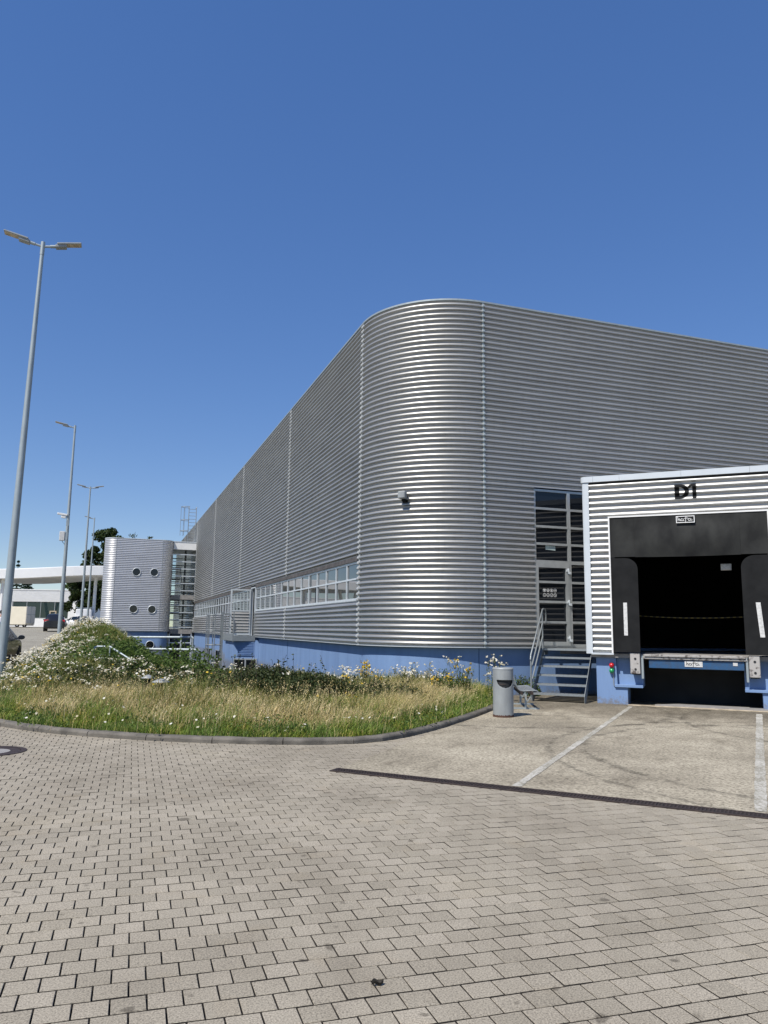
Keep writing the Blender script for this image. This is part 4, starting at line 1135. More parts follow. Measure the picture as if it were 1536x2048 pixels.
for x, z in ((-4.62, 5.82), (-3.27, 5.83), (-4.68, 2.93), (-3.29, 2.92), (-3.285, .17)):
    yy = TY0 if z > 1 else TY0 + .12
    w = obj('porthole', MB().lathe([(.275, -.03), (.285, .06), (.325, .065), (.335, -.03)], 32, caps=False), M['alu_light'], tower, loc=(x, yy, z), rot=(PI / 2, 0, 0))
    obj('pane', MB().lathe([(.28, .045), (.001, .0455)], 32, smooth=False, caps=False), M['glass_door'], w)
lk = thing('glass_link', 'glazed stairwell link with white top band between tower and hall', 'stairwell', (HO[0], HO[1], 0), HR)
LX0, LX1, LY0, LY1 = TX1 + .02, -.06, 46.9, 51.0
obj('white_fascia', MB().box(LX0, LX1, LY0 - .12, LY1 - .1, 7.82, 8.42), M['white'], lk)
obj('edge_trim', MB().box(LX0, LX1, LY0 - .15, LY1, 8.42, 8.48), M['alu_light'], lk)
for z in (3.98, 1.25): obj('floor_slab', MB().box(LX0, LX1, LY0 - .02, LY1 - 1.6, z - .20, z + .16), M['slab'], lk)
for i in range(11):
    z = 7.42 - .585 * i
    if abs(z - 3.9) < .1: continue
    obj('mullion', MB().box(LX0, LX1, LY0 - .03, LY0 + .05, z - .035, z + .035), M['alu_light'], lk)
    obj('mullion', MB().box(LX0, LX1, LY1 - .05, LY1 + .03, z - .035, z + .035), M['galv_pole'], lk)
lv_ = [7.82] + [7.42 - .585 * i for i in range(11)] + [1.4]
for a, b in zip(lv_[:-1], lv_[1:]):
    obj('pane', MB().box(LX0, LX1, LY0 - .004, LY0 + .004, b + .036, a - .036), M['glass_clear'], lk)
obj('rear_glazing', MB().box(LX0, LX1, LY1 - .004, LY1 + .004, -1, 7.8), M['glass_clear'], lk)
st_ = MB()
for k_ in range(2):
    z0 = 1.3 + k_ * 2.7
    for i in range(9): st_.box(LX0 + .9, LX1 - .05, LY0 + .6 + i * .28, LY0 + .9 + i * .28, z0 + i * .17 - .05, z0 + i * .17)
    for i in range(9): st_.box(LX0 + .0, LX0 + .8, LY0 + 3.0 - i * .28, LY0 + 3.3 - i * .28, z0 + 1.4 + i * .15 - .05, z0 + 1.4 + i * .15)
obj('stair_flight', st_, M['dark'], lk)
obj('handrail', MB().tube([(LX0 + .85, LY0 + .6, 2.3), (LX0 + .85, LY0 + 3.1, 3.8)], .03, 5).tube([(LX0 + .85, LY0 + .6, 5.0), (LX0 + .85, LY0 + 3.1, 6.5)], .03, 5), M['dark'], lk)
obj('column', MB().box(LX0 + .95, LX0 + 1.10, LY0 + .5, LY0 + .65, -1, 7.8), M['dark'], lk)
obj('lower_front', MB().box(LX0, LX0 + .08, LY0, LY0 + .06, -2, 1.05).box(LX0 + .9, LX0 + 1.0, LY0, LY0 + .06, -2, 1.05).box(LX1 - .1, LX1, LY0, LY0 + .06, -2, 1.05).box(LX0 + .08, LX0 + .9, LY0 + .001, LY0 + .059, .3, .38).box(LX0 + 1.0, LX1 - .1, LY0 + .001, LY0 + .059, .3, .38), M['alu_light'], lk)
obj('pane', MB().box(LX0 + .08, LX1 - .1, LY0 + .02, LY0 + .03, -2, 1.05), M['glass_door'], lk)

# ================================================================== street lamps
PH = 10.75
def lamp_head(side, pole):
    s = side; a = math.radians(11)
    ex = Vector((s * math.cos(a), 0, math.sin(a))); ey = Vector((0, 1, 0)); ez = Vector((-s * math.sin(a), 0, math.cos(a)))
    o_ = Vector((0, 0, PH - .12))
    arm = MB().tube([o_, o_ + ex * .26], .030, 8).tube([o_ + ex * .18, o_ + ex * .34], .042, 8)
    obj('arm', arm, M['galv_pole'], pole)
    h = MB()
    h.obox(o_ + ex * .63 + ez * .045, ex * .285, ey * .115, ez * .022)
    h.obox(o_ + ex * .43 - ez * .005, ex * .13, ey * .09, ez * .04)
    hd = obj('lamp_head', h, M['bin'], pole, bevel=.012)
    obj('lens', MB().obox(o_ + ex * .725 + ez * .0215, ex * .17, ey * .095, ez * .003), M['beige'], hd)
def street_lamp(x, y, double, label, zb=None):
    z = float(gz(x, y)) if zb is None else zb
    t = thing('street_lamp', label, 'street lamp', (x, y, z), HR, group='galvanised street lamps along the road')
    obj('pole', MB().tube([(0, 0, -.4), (0, 0, 1.2), (0, 0, PH * .5), (0, 0, PH - .32)], [.105, .098, .075, .046], 20).tube([(0, 0, PH - .34), (0, 0, PH)], .052, 16), M['galv_pole'], t)
    for s in ((-1, 1) if double else (-1,)): lamp_head(s, t)
    return t
sl1 = street_lamp(-8.72, 17.9, True, 'tall galvanised street lamp with two heads, the nearest one, beside the black parked car', .30)
sl1.rotation_euler = (0, .012, HR)
street_lamp(-14.95, 36.0, False, 'galvanised street lamp with one head, carrying the security camera and control box')
street_lamp(-21.0, 54.0, True, 'slim street lamp with two heads standing farther along, left of the stair tower')
street_lamp(-27.4, 72.0, False, 'farthest single-headed street lamp, in front of the leafy tree')
P2 = (-14.95, 36.0)
cc = thing('security_camera', 'white security camera with sunshield bracketed to the second lamp post', 'security camera', (*P2, 6.72), HR)
obj('sunshield', MB().obox((-.42, -.05, .10), (.36, 0, -.05), (0, .13, 0), (.01, 0, .07)), M['white'], cc, bevel=.02)
obj('camera_body', MB().obox((-.33, -.05, -.10), (.16, 0, -.02), (0, .10, 0), (.01, 0, .09)), M['white'], cc, bevel=.02)
obj('bracket', MB().box(-.14, .10, -.09, .09, -.16, .02).box(-.10, .10, -.11, .11, -.75, -.30), M['galv_pole'], cc, bevel=.01)
cc.scale = (.62, .62, .62)
cb = thing('control_box', 'cream control box strapped to the second lamp post below the camera', 'control box', (*P2, 5.55), HR)
obj('box', MB().box(-.46, -.13, -.14, .14, -.02, .60), M['white_worn'], cb, bevel=.02)
obj('bracket', MB().box(-.13, .06, -.10, .10, .05, .55), M['galv_pole'], cb)
obj('cable', MB().tube([(-.28, 0, -.02), (-.22, 0, -.14), (-.12, 0, -.22), (-.09, 0, -.4)], .018, 5), M['black'], cb)

cb.scale = (.70, .70, .70)
# ================================================================== rails and small lights in the meadow
def rail_thing(name, label, pts_list, posts, r, cat='railing'):
    t = thing(name, label, cat, (0, 0, 0), 0)
    for P in pts_list: obj('rail', MB().tube(P, r, 10), M['galv_pole'], t)
    for P in posts: obj('post', MB().tube(P, r * .8, 8), M['galv_pole'], t)
rail_thing('guard_rail', 'thick galvanised guard rail above the meadow, nearer one before the blue wall',
           [[(-10.4, 32.6, .66), (-7.45, 31.6, .69), (-7.40, 31.6, .62)]], [[(-7.42, 31.6, -1.2), (-7.42, 31.6, .66)], [(-9.8, 32.4, -.8), (-9.8, 32.4, .64)]], .055)
rail_thing('guard_rail', 'thick galvanised guard rail in front of the stair tower base',
           [[(-14.2, 42.6, 1.00), (-10.15, 41.6, 1.06), (-10.1, 41.6, .98)]], [[(-10.12, 41.6, -1.2), (-10.12, 41.6, 1.0)], [(-13.2, 42.3, -.5), (-13.2, 42.3, .98)]], .06)
rail_thing('stair_handrail', 'bent steel tube handrail going down among the white flowers',
           [[(-7.25, 19.6, .1), (-7.25, 19.6, 1.0), (-7.22, 19.6, 1.06), (-7.15, 19.6, 1.085), (-6.84, 19.6, 1.085), (-5.9, 19.3, .60)], [(-7.25, 19.6, .80), (-6.84, 19.6, .80), (-6.2, 19.4, .46)]],
           [[(-6.84, 19.6, .1), (-6.84, 19.6, 1.07)]], .024, 'handrail')
def mushroom(x, y, zt, label, s=1.0):
    zb = float(mz(x, y)); t = thing('path_light', label, 'path light', (x, y, zb), 0, group='mushroom path lights in the meadow')
    h = zt - zb
    obj('post', MB().lathe([(.045, 0), (.045, h - .05)], 14), M['black'], t)
    obj('cap', MB().lathe([(.03, h - .07), (.165 * s, h - .075), (.165 * s, h - .062), (.06 * s, h - .015), (.001, h)], 20), M['bin'], t)
mushroom(-4.62, 15.5, .66, 'smaller mushroom shaped path light, left one of the two', .8)
mushroom(-4.22, 15.0, .62, 'larger mushroom shaped path light, right one of the two', 1.05)

# ================================================================== vehicles
def wheel(parent, x, y, z, r, w, side):
    t = obj('wheel', MB().lathe([(r * .62, -w / 2), (r * .94, -w / 2), (r, -w * .35), (r, w * .35), (r * .94, w / 2), (r * .62, w / 2)], 28, caps=False), M['tyre'], parent, loc=(x, y, z), rot=(PI / 2, 0, 0))
    rm_ = MB(); s = 1 if side > 0 else -1; zf = -s * w * .40
    for k_ in range(5):
        a = 2 * PI * k_ / 5
        rm_.obox((math.cos(a) * r * .34, math.sin(a) * r * .34, zf), (math.cos(a) * r * .30, math.sin(a) * r * .30, 0), (-math.sin(a) * r * .09, math.cos(a) * r * .09, 0), (0, 0, .012))
    rm_.lathe([(r * .58, zf - .02), (r * .63, zf), (r * .63, -zf)], 28, caps=False)
    obj('rim', rm_, M['rim'], t)
def car(label, loc, rz, L, W, H, paint, stations, wb=(.75, 3.35), wr=.32, side=(2, 4), rear=(0, 1), front=None, cat='car', name='parked_car', mirrors=None, tail=None, group=None):
    """stations: (x, z_bottom, half-width factor, z_belt, roof z, roof half-width factor), from tail to nose"""
    t = thing(name, label, cat, loc, rz, group)
    rings = []
    for x, zb, k_, zs, zr, kr in stations:
        w = W / 2 * k_; r = W / 2 * kr
        half = [(w * .80, zb), (w * .97, zb + .10), (w, zb + (zs - zb) * .55), (w * .985, zs - .06), (w * .955, zs), (r, zr - .07), (r * .88, zr - .015), (r * .45, zr)]
        rings.append([(x, a, b) for a, b in half] + [(x, -a, b) for a, b in half[::-1]])
    b = obj('body', MB().loft(rings), paint, t)
    n = 16
    def lerp(i, k_, f): 
        A = Vector(rings[i][k_]); B = Vector(rings[i + 1][k_]); return A + (B - A) * f
    for sgn in (1, -1):
        kb, kr_ = (4, 5) if sgn > 0 else (11, 10)
        for i in range(side[0], side[1]):
            q = []
            for f, top in ((.04, .08), (.96, .08), (.96, .94), (.04, .94)):
                A = lerp(i, kb, f); B = lerp(i, kr_, f); p = A + (B - A) * top; p.y += sgn * .006; q.append(p)
            obj('side_window', MB().add(q, [(0, 1, 2, 3)]), M['car_glass'], t)
    for pair in (rear, front):
        if not pair: continue
        i, j = pair; A = rings[i]; B = rings[j]
        q = []
        lo_l, lo_r = Vector(A[4]), Vector(A[11]); hi_l, hi_r = Vector(B[5]), Vector(B[10])
        for P, Q, f in ((lo_l, lo_r, .10), (lo_l, lo_r, .90)): q.append(P + (Q - P) * f)
        for P, Q, f in ((hi_l, hi_r, .92), (hi_l, hi_r, .08)): q.append(P + (Q - P) * f)
        nn = (q[1] - q[0]).cross(q[3] - q[0]).normalized()
        if (nn.x > 0) == (i < 2): nn = -nn
        m = [p + nn * .012 for p in q]
        m = [m[0] + (m[3] - m[0]) * .08, m[1] + (m[2] - m[1]) * .08, m[1] + (m[2] - m[1]) * .93, m[0] + (m[3] - m[0]) * .93]
        obj('rear_window' if i < 2 else 'windscreen', MB().add(m, [(0, 1, 2, 3)]), M['car_glass'], t)
    for x in wb:
        for s in (1, -1):
            wheel(t, x, s * (W / 2 - .10), wr, wr, .21, s)
            obj('wheel_arch', MB().lathe([(wr + .05, -.01), (wr + .05, .012), (.001, .013)], 24, smooth=False), M['tyre'], t, loc=(x, s * (W / 2 * .985 - .005), wr + .01), rot=(-s * PI / 2, 0, 0))
    if tail:
        x, z, h, w = tail
        for s in (1, -1): obj('tail_light', MB().obox((x, s * (W / 2 - w * .5 - .03), z), (.035, 0, 0), (-.0, w / 2 * s, 0), (0, 0, h / 2)), M['red'], t, bevel=.02)
        obj('number_plate', MB().box(x - .045, x - .03, -.26, .26, z - .33, z - .22), M['white'], t)
        obj('rear_bumper', MB().box(x - .02, x + .2, -W / 2 + .06, W / 2 - .06, .30, .52), M['tyre'], t, bevel=.03)
        obj('exhaust_trim', MB().box(x - .03, x, -W / 2 + .25, W / 2 - .25, .52, .55), M['rim'], t)
    if mirrors:
        x, z = mirrors
        for s in (1, -1):
            mb = MB()
            mb.loft([[(x + dx, s * (W / 2 + .13) + .11 * ry * math.cos(a), z + .075 * ry * math.sin(a)) for a in np.linspace(0, 2 * PI, 12, endpoint=False)] for dx, ry in ((-.06, .9), (-.03, 1), (.04, .85), (.09, .35))])
            mb.bar((x, s * (W / 2 - .06), z - .05), (x, s * (W / 2 + .06), z - .03), .05, .03)
            obj('mirror', mb, paint, t)
    return t
hatch = [(0.02, .35, .84, .80, .86, .70), (.10, .24, .95, .92, .96, .80), (.62, .20, .99, .95, 1.44, .66), (1.5, .18, 1.0, .94, 1.50, .68), (2.5, .18, 1.0, .93, 1.46, .67), (3.22, .20, .99, .93, .99, .82), (3.8, .22, .95, .84, .90, .76), (4.12, .30, .80, .68, .74, .62)]
car('black hatchback parked behind the nearest lamp post at the left edge', (-12.3, 23.0, float(gz(-12, 25))), math.radians(90 + 14.5), 4.15, 1.78, 1.5, M['car_black'], hatch, wb=(.70, 3.25), side=(2, 5), rear=(1, 2), front=(5, 4), mirrors=(2.72, .98), tail=(.10, .86, .18, .34))
suv = [(0.02, .40, .86, .95, 1.02, .74), (.08, .30, .97, 1.02, 1.08, .82), (.46, .26, 1.0, 1.04, 1.60, .70), (1.7, .25, 1.0, 1.03, 1.69, .71), (2.8, .25, 1.0, 1.02, 1.63, .70), (3.5, .26, .99, 1.02, 1.08, .84), (4.2, .28, .96, .95, 1.0, .80), (4.55, .36, .82, .78, .84, .66)]
gS = float(gz(-31, 75))
car('black sport utility car seen from behind on the road under the white canopy', (-31.3, 74, gS), math.radians(90 + 20), 4.6, 1.92, 1.69, M['car_black'], suv, wb=(.85, 3.55), wr=.36, side=(2, 5), rear=(1, 2), front=(5, 4), mirrors=(3.05, 1.12), tail=(.08, 1.0, .20, .42))
car('dark car half hidden between the black sport utility car and the lamp post', (-33.6, 87, float(gz(-33, 87))), math.radians(90 + 20), 4.15, 1.78, 1.5, M['car_black'], hatch, wb=(.70, 3.25), side=(2, 5), rear=(1, 2), front=(5, 4), mirrors=(2.72, .98), tail=(.10, .86, .18, .34))
van = [(0.0, .45, .96, 1.30, 2.18, .84), (.05, .30, 1.0, 1.30, 2.27, .88), (1.6, .28, 1.0, 1.28, 2.30, .88), (3.3, .28, 1.0, 1.26, 2.28, .87), (4.3, .28, .99, 1.22, 1.50, .86), (5.1, .36, .88, 1.0, 1.08, .74)]
vn = car('white van seen from behind with red lights, ladder rack on its roof', (-36.1, 93.5, float(gz(-36, 93))), math.radians(90 + 20), 5.1, 2.0, 2.3, M['car_white'], van, wb=(1.0, 4.2), wr=.36, side=(2, 4), rear=None, front=(4, 3), cat='van', name='white_van', mirrors=(3.7, 1.3), tail=(.03, 1.10, .55, .26))
rk = MB()
for x in (.3, 1.4, 2.5): rk.box(x - .04, x + .04, -.85, .85, 2.36, 2.44)
for y in (-.8, .2, .8): rk.box(.1, 3.1, y - .05, y + .05, 2.44, 2.55)
obj('roof_rack', rk, M['galv_pole'], vn)
obj('rear_door', MB().box(-.012, .03, -.80, -.01, .55, 2.05).box(-.012, .03, .01, .80, .55, 2.05), M['car_white'], vn, bevel=.02)
car('white hatchback partly hidden by the lamp posts beside the tower', (-34.6, 92, float(gz(-34, 92))), math.radians(90 + 62), 4.15, 1.78, 1.5, M['car_white'], hatch, wb=(.70, 3.25), side=(2, 5), rear=(1, 2), front=(5, 4), mirrors=(2.72, .98), tail=(.10, .86, .18, .34))
tr = thing('box_trailer', 'cream box trailer standing on the road in front of the low building', 'trailer', (-44.2, 94.5, float(gz(-45, 94))), math.radians(-5))
obj('body', MB().box(-1.35, 1.35, -1.0, 1.0, .30, 2.45), pm('cream_panel', (.74, .68, .54), (.70, .64, .50), 2, .5), tr, bevel=.03)
obj('rear_door', MB().box(1.352, 1.38, -.95, .95, .5, 2.5), M['white_worn'], tr)
obj('door_bar', MB().box(1.382, 1.40, -.02, .02, .5, 2.5).box(1.382, 1.40, -.9, .9, 1.5, 1.56), M['galv_pole'], tr)
obj('chassis', MB().box(-1.8, 1.35, -.8, .8, .20, .29), M['tyre'], tr)
for s in (1, -1): wheel(tr, .2, s * .80, .26, .26, .2, s)

# person in a white shirt at the left edge
def person(loc, rz):
    t = thing('person', 'person in a white shirt standing behind the black hatchback at the left edge', 'person', loc, rz)
    J = {'pel': (0, 0, .93), 'wst': (0, -.01, 1.10), 'chs': (0, -.02, 1.30), 'nck': (0, -.02, 1.47), 'hd0': (0, .01, 1.56), 'hd1': (0, .02, 1.66), 'hd2': (0, .01, 1.73)}
    E_ = [('pel', 'wst'), ('wst', 'chs'), ('chs', 'nck'), ('nck', 'hd0'), ('hd0', 'hd1'), ('hd1', 'hd2')]
    Rr = {'pel': .15, 'wst': .135, 'chs': .165, 'nck': .062, 'hd0': .075, 'hd1': .10, 'hd2': .065}
    for s, n_ in ((1, 'l'), (-1, 'r')):
        J.update({'sh' + n_: (s * .19, -.02, 1.41), 'el' + n_: (s * .25, -.05, 1.13), 'wr' + n_: (s * .25, .06, .90), 'ha' + n_: (s * .245, .09, .82), 'hp' + n_: (s * .09, 0, .88), 'kn' + n_: (s * .10, .02, .49), 'an' + n_: (s * .10, -.03, .09), 'to' + n_: (s * .11, .15, .04)})
        E_ += [('chs', 'sh' + n_), ('sh' + n_, 'el' + n_), ('el' + n_, 'wr' + n_), ('wr' + n_, 'ha' + n_), ('pel', 'hp' + n_), ('hp' + n_, 'kn' + n_), ('kn' + n_, 'an' + n_), ('an' + n_, 'to' + n_)]
        Rr.update({'sh' + n_: .075, 'el' + n_: .05, 'wr' + n_: .035, 'ha' + n_: .04, 'hp' + n_: .10, 'kn' + n_: .065, 'an' + n_: .045, 'to' + n_: .04})
    def grow(nm, keys, mat, k_=1.0):
        ks = list(keys); me = bpy.data.meshes.new(nm)
        me.from_pydata([J[q_] for q_ in ks], [(ks.index(a), ks.index(b)) for a, b in E_ if a in keys and b in keys], [])
        me.materials.append(mat)
        o_ = link(nm, me, t)
        md = o_.modifiers.new('skin', 'SKIN'); o_.modifiers.new('sub', 'SUBSURF').levels = 1; o_.modifiers['sub'].render_levels = 1
        if not me.skin_vertices: 
            bm = bmesh.new(); bm.from_mesh(me); bm.verts.layers.skin.verify(); bm.to_mesh(me); bm.free()
        for i, q_ in enumerate(ks):
            sv = me.skin_vertices[0].data[i]; sv.radius = (Rr[q_] * k_,) * 2; sv.use_root = (i == 0)
        return o_
    grow('body', list(J), M['skin'])
    grow('shirt', ['pel', 'wst', 'chs', 'shl', 'ell', 'shr', 'elr'], M['shirt'], 1.12)
    grow('trousers', ['pel', 'hpl', 'knl', 'anl', 'hpr', 'knr', 'anr'], M['trousers'], 1.12)
    obj('hair', MB().loft([[(.115 * r * math.cos(a), .0 + .12 * r * math.sin(a) - .02, z) for a in np.linspace(0, 2 * PI, 14, endpoint=False)] for z, r in ((1.60, .85), (1.66, 1.0), (1.73, .95), (1.78, .7), (1.80, .3))]), M['hair'], t)
    return t
person((-24.1, 49, float(gz(-25, 49)) + .12), math.radians(10))

# ================================================================== white canopy, low building
cn = thing('entrance_canopy', 'long curved white canopy roof on slim columns across the road', 'canopy', (0, 0, 0), 0)
def cz(x): return 7.75 - .68 * float(sm(-34, -47, x)) + .9 * float(sm(-54, -75, x))
CC, CA, CB = (-60.0, 98.6), 29.0, 5.6
rings = []
ang_ = np.linspace(0, 2 * PI, 96, endpoint=False)
rim = [(CC[0] + CA * math.copysign(abs(math.cos(a)) ** .8, math.cos(a)), CC[1] + CB * math.copysign(abs(math.sin(a)) ** .8, math.sin(a))) for a in ang_]
mb = MB()
for k_, dz in ((.0, .12), (.97, -.02), (1.0, .06), (1.0, 1.16), (.985, 1.22), (.5, 1.3)):
    rings.append([(CC[0] + (x - CC[0]) * k_, CC[1] + (y - CC[1]) * k_, cz(CC[0] + (x - CC[0]) * k_) + dz) for x, y in rim])
mb.loft(rings, smooth=False, caps=True)
obj('roof', mb, M['fascia'], cn, bevel=0)
for px, py in ((-36.4, 97.5), (-46.6, 94.5), (-47.9, 97), (-80, 101)):
    obj('column', MB().tube([(px, py, .5), (px, py, cz(px) + .1)], .20, 12), M['fascia'], cn)
for px, py in ((-56, 97), (-66, 98), (-76, 99)):
    for s in (-1, 1): obj('column', MB().tube([(px, py, .5), (px + s * 1.6, py, cz(px) + .1)], [.35, .22], 12), M['fascia'], cn)

lb = thing('low_building', 'low white building with ribbed top band and dark green glazing behind the trailer', 'building', (0, 0, 0), 0)
BX0, BX1, BY = -90.0, -49.6, 126.0
rb = MB(); n_ = 240
for i in range(n_):
    x = BX0 + (BX1 - BX0) * i / n_; w = (BX1 - BX0) / n_
    rb.box(x, x + w * .62, BY - .06, BY, 5.35, 7.2)
rb.box(BX0, BX1, BY - .001, BY + 14, 5.34, 7.18)
obj('ribbed_band', rb, M['fascia'], lb)
obj('roof_edge', MB().box(BX0 - .1, BX1 + .1, BY - .12, BY + 14.1, 7.2, 7.34), M['white'], lb)
obj('wall', MB().box(-51.2, BX1, BY + .01, BY + 14, .5, 5.34).box(BX0, -60.4, BY + .01, BY + 14, .5, 5.34), M['fascia'], lb)
obj('base_wall', MB().box(-60.4, -51.2, BY + .005, BY + .3, .5, 2.65), M['fascia'], lb)
for i in range(4):
    a = -60.3 + i * 2.28
    w = obj('window', MB().box(a, a + .08, BY, BY + .1, 2.65, 5.34).box(a + .08, a + 2.28, BY, BY + .1, 2.65, 2.75), M['alu'], lb)
    obj('pane', MB().box(a + .08, a + 2.27, BY + .04, BY + .06, 2.75, 5.34), M['glass_teal'], w)
hw = MB(); hw.box(-54.15, -54.00, BY - .1, BY, 2.8, 3.9); hw.box(-53.20, -53.05, BY - .1, BY, 2.8, 3.9); hw.box(-54.00, -53.20, BY - .1, BY, 2.8, 2.95); hw.box(-54.00, -53.20, BY - .1, BY, 3.75, 3.9)
obj('hatch_frame', hw, M['beige'], lb)

# ================================================================== trees
def quads(C, size, rng, flat=0.0, aspect=.6):
    """leaf quads at centres C"""
    n = len(C); a = rng.normal(size=(n, 3)); a[:, 2] *= (1 - flat); a /= np.linalg.norm(a, axis=1)[:, None]
    b = rng.normal(size=(n, 3)); b -= a * (a * b).sum(1)[:, None]; b /= np.linalg.norm(b, axis=1)[:, None]
    s = size * rng.uniform(.6, 1.3, n)[:, None]
    V = np.stack([C - a * s - b * s * aspect * .3, C - b * s * aspect, C + a * s, C + b * s * aspect], 1).reshape(-1, 3)
    return V, np.arange(n * 4).reshape(n, 4)
def tree(label, x, y, zb, h, cw, cb, leaf, n, seed, m, group=None, name='leafy_tree', lobes=42):
    rng = np.random.default_rng(seed)
    t = thing(name, label, 'tree', (x, y, zb), 0, group)
    tr_ = MB(); tr_.tube([(0, 0, -.3), (.1, 0, h * .25), (-.1, .1, h * .5), (0, 0, h * .85)], [h * .022, h * .018, h * .012, h * .004], 8)
    L = []
    for k_ in range(lobes):
        a = rng.uniform(0, 2 * PI); u = rng.uniform(0, 1); zc = cb + (h - cb) * u
        r = cw * (math.sin(PI * min(1, .12 + u * .86)) ** .7) * rng.uniform(.35, .95)
        c = np.array([r * math.cos(a), r * math.sin(a), zc]); L.append((c, cw * rng.uniform(.15, .34)))
        if k_ < 10: tr_.tube([(0, 0, max(cb * .7, zc - cw * .6)), tuple(c * np.array([.55, .55, 1]) - np.array([0, 0, .3])), tuple(c)], [h * .009, h * .006, h * .002], 5)
    obj('trunk', tr_, M['bark'], t)
    C = []
    for c, r in L:
        k_ = n // lobes; d = rng.normal(size=(k_, 3)); d /= np.linalg.norm(d, axis=1)[:, None]
        C.append(c + d * (r * rng.uniform(.35, 1.12, k_) ** .6)[:, None] * np.array([1, 1, .8]))
    V, F = quads(np.concatenate(C), leaf, rng, .3)
    link('crown', tri_mesh('crown', V, F, m), t)
    return t
def conifer(label, x, y, zb, h, w, n, seed, group=None):
    rng = np.random.default_rng(seed)
    t = thing('conifer_tree', label, 'tree', (x, y, zb), 0, group)
    obj('trunk', MB().tube([(0, 0, -.3), (0, 0, h * .97)], [h * .018, h * .003], 8), M['bark'], t)
    u = rng.uniform(0, 1, n) ** .8; lay = np.floor(u * 16) / 16 + .02; a = rng.uniform(0, 2 * PI, n)
    arm = .6 + .4 * np.sin(a * 5 + lay * 40) ** 2
    rr = rng.uniform(.1, 1, n) ** .6 * w * (1 - lay) * arm
    C = np.stack([rr * np.cos(a), rr * np.sin(a), h * (.10 + .9 * lay) - rr * .28 + rng.normal(0, .08, n)], 1)
    V, F = quads(C, .28, rng, .6, .35)
    link('crown', tri_mesh('crown', V, F, M['needle']), t)
TG = 'trees behind the canopy and tower'
tree('large dark leafy tree rising behind the canopy beside the tower', -41.9, 116, 1.0, 15.0, 3.9, 3.0, .20, 20000, 3, M['tree_leaf'], TG)
tree('broad leafy tree under the canopy edge, right of the low building', -46.3, 119, 1.0, 8.8, 3.0, 1.6, .20, 12000, 5, M['tree_leaf'], TG)
tree('leafy tree hidden mostly behind the silver tower', -38.0, 112, 1.0, 11.5, 4.2, 2.5, .22, 8000, 8, M['tree_leaf'], TG)
tree('thin light green young tree above the low building roof', -56.5, 140, 1.0, 9.3, 2.2, 5.0, .26, 900, 9, M['leaf_bright'], TG, lobes=14)
conifer('dark spreading conifer above the low building roof', -67.5, 146, 1.0, 9.8, 5.5, 3200, 12, TG)
conifer('pointed conifer tip showing above the canopy', -78.5, 165, 1.0, 14.6, 3.2, 2600, 13, TG)
conifer('dark conifer at the left edge beneath the canopy', -77.0, 152, 1.0, 10.5, 3.0, 2000, 14, TG)

# ================================================================== meadow plants
def blades(x, y, h, w, lean, rng, wind=(0.25, 0.1), zoff=0.0):
    n = len(x); z = mz(x, y) - .02 + zoff
    a = rng.uniform(0, 2 * PI, n); pa = a + rng.uniform(-.6, .6, n) + PI / 2
    lx_ = (np.cos(a) * lean + wind[0] * lean) * h; ly_ = (np.sin(a) * lean + wind[1] * lean) * h
    wx, wy = np.cos(pa) * w / 2, np.sin(pa) * w / 2
    B = np.stack([x, y, z], 1)
    m = B + np.stack([lx_ * .30, ly_ * .30, h * .58], 1)
    t = B + np.stack([lx_, ly_, h * (1 - .25 * np.minimum(1, lean))], 1)
    W = np.stack([wx, wy, np.zeros(n)], 1)
    V = np.stack([B - W, B + W, m - W * .75, m + W * .75, t], 1).reshape(-1, 3)
    k_ = np.arange(n)[:, None] * 5
    F = np.concatenate([k_ + [0, 1, 3], k_ + [0, 3, 2], k_ + [2, 3, 4]], 0)
    return V, F
def sample(n, box, rng, fn):
    out = []
    tot = 0
    while tot < n:
        x = rng.uniform(box[0], box[1], n); y = rng.uniform(box[2], box[3], n)
        k_ = inside(MEADOW, x, y); x, y = x[k_], y[k_]
        p = fn(x, y); k_ = rng.uniform(0, 1, len(x)) < p
        out.append(np.stack([x[k_], y[k_]], 1)); tot += int(k_.sum())
    return np.concatenate(out)[:n].T
def blob(x, y, s, ph):
    return .5 + .25 * (np.sin(x * s + ph) + np.sin(y * s * 1.17 + ph * 2.1) * np.cos(x * s * .63 - ph) + .6 * np.sin((x + y) * s * 1.9 + ph * .7))
def stuff(name, V, F, m): return props(link(name, tri_mesh(name, V, F, m)), kind='stuff')
g = np.random.default_rng(21)
def sinkf(x, y):
    lx_, ly_ = hall_l(x, y); return 1 - sm(-3.5, -2.0, lx_) * sm(2.5, 5.0, ly_)
# dry straw-coloured grass in a band behind the green edge
def f_dry(x, y):
    d = dist_path(KERB, x, y)
    band = sm(.45, 1.0, d) * (1 - sm(2.2, 3.6, d)) * sm(.05, .50, blob(x, y, 1.9, .4) + .15)
    rightp = sm(-.9, .3, x) * sm(.45, .9, d) * .8
    return np.clip(np.maximum(band, rightp) * (1 - sm(17, 19.5, y)) + .05 * sm(1, 2, d) * (y < 22), 0, 1)
x, y = sample(60000, (-9.5, 3.3, 10.9, 26), g, f_dry)
hh = g.uniform(.12, .36, len(x)) * (1 + .25 * sm(-.4, .6, x)) * (.75 + .5 * blob(x, y, 2.3, 1.0))
V, F = blades(x, y, hh, g.uniform(.004, .010, len(x)), g.uniform(.15, 1.25, len(x)) * g.uniform(.5, 1, len(x)), g, (.55, .1))
stuff('dry_grass', V, F, M['dry'])
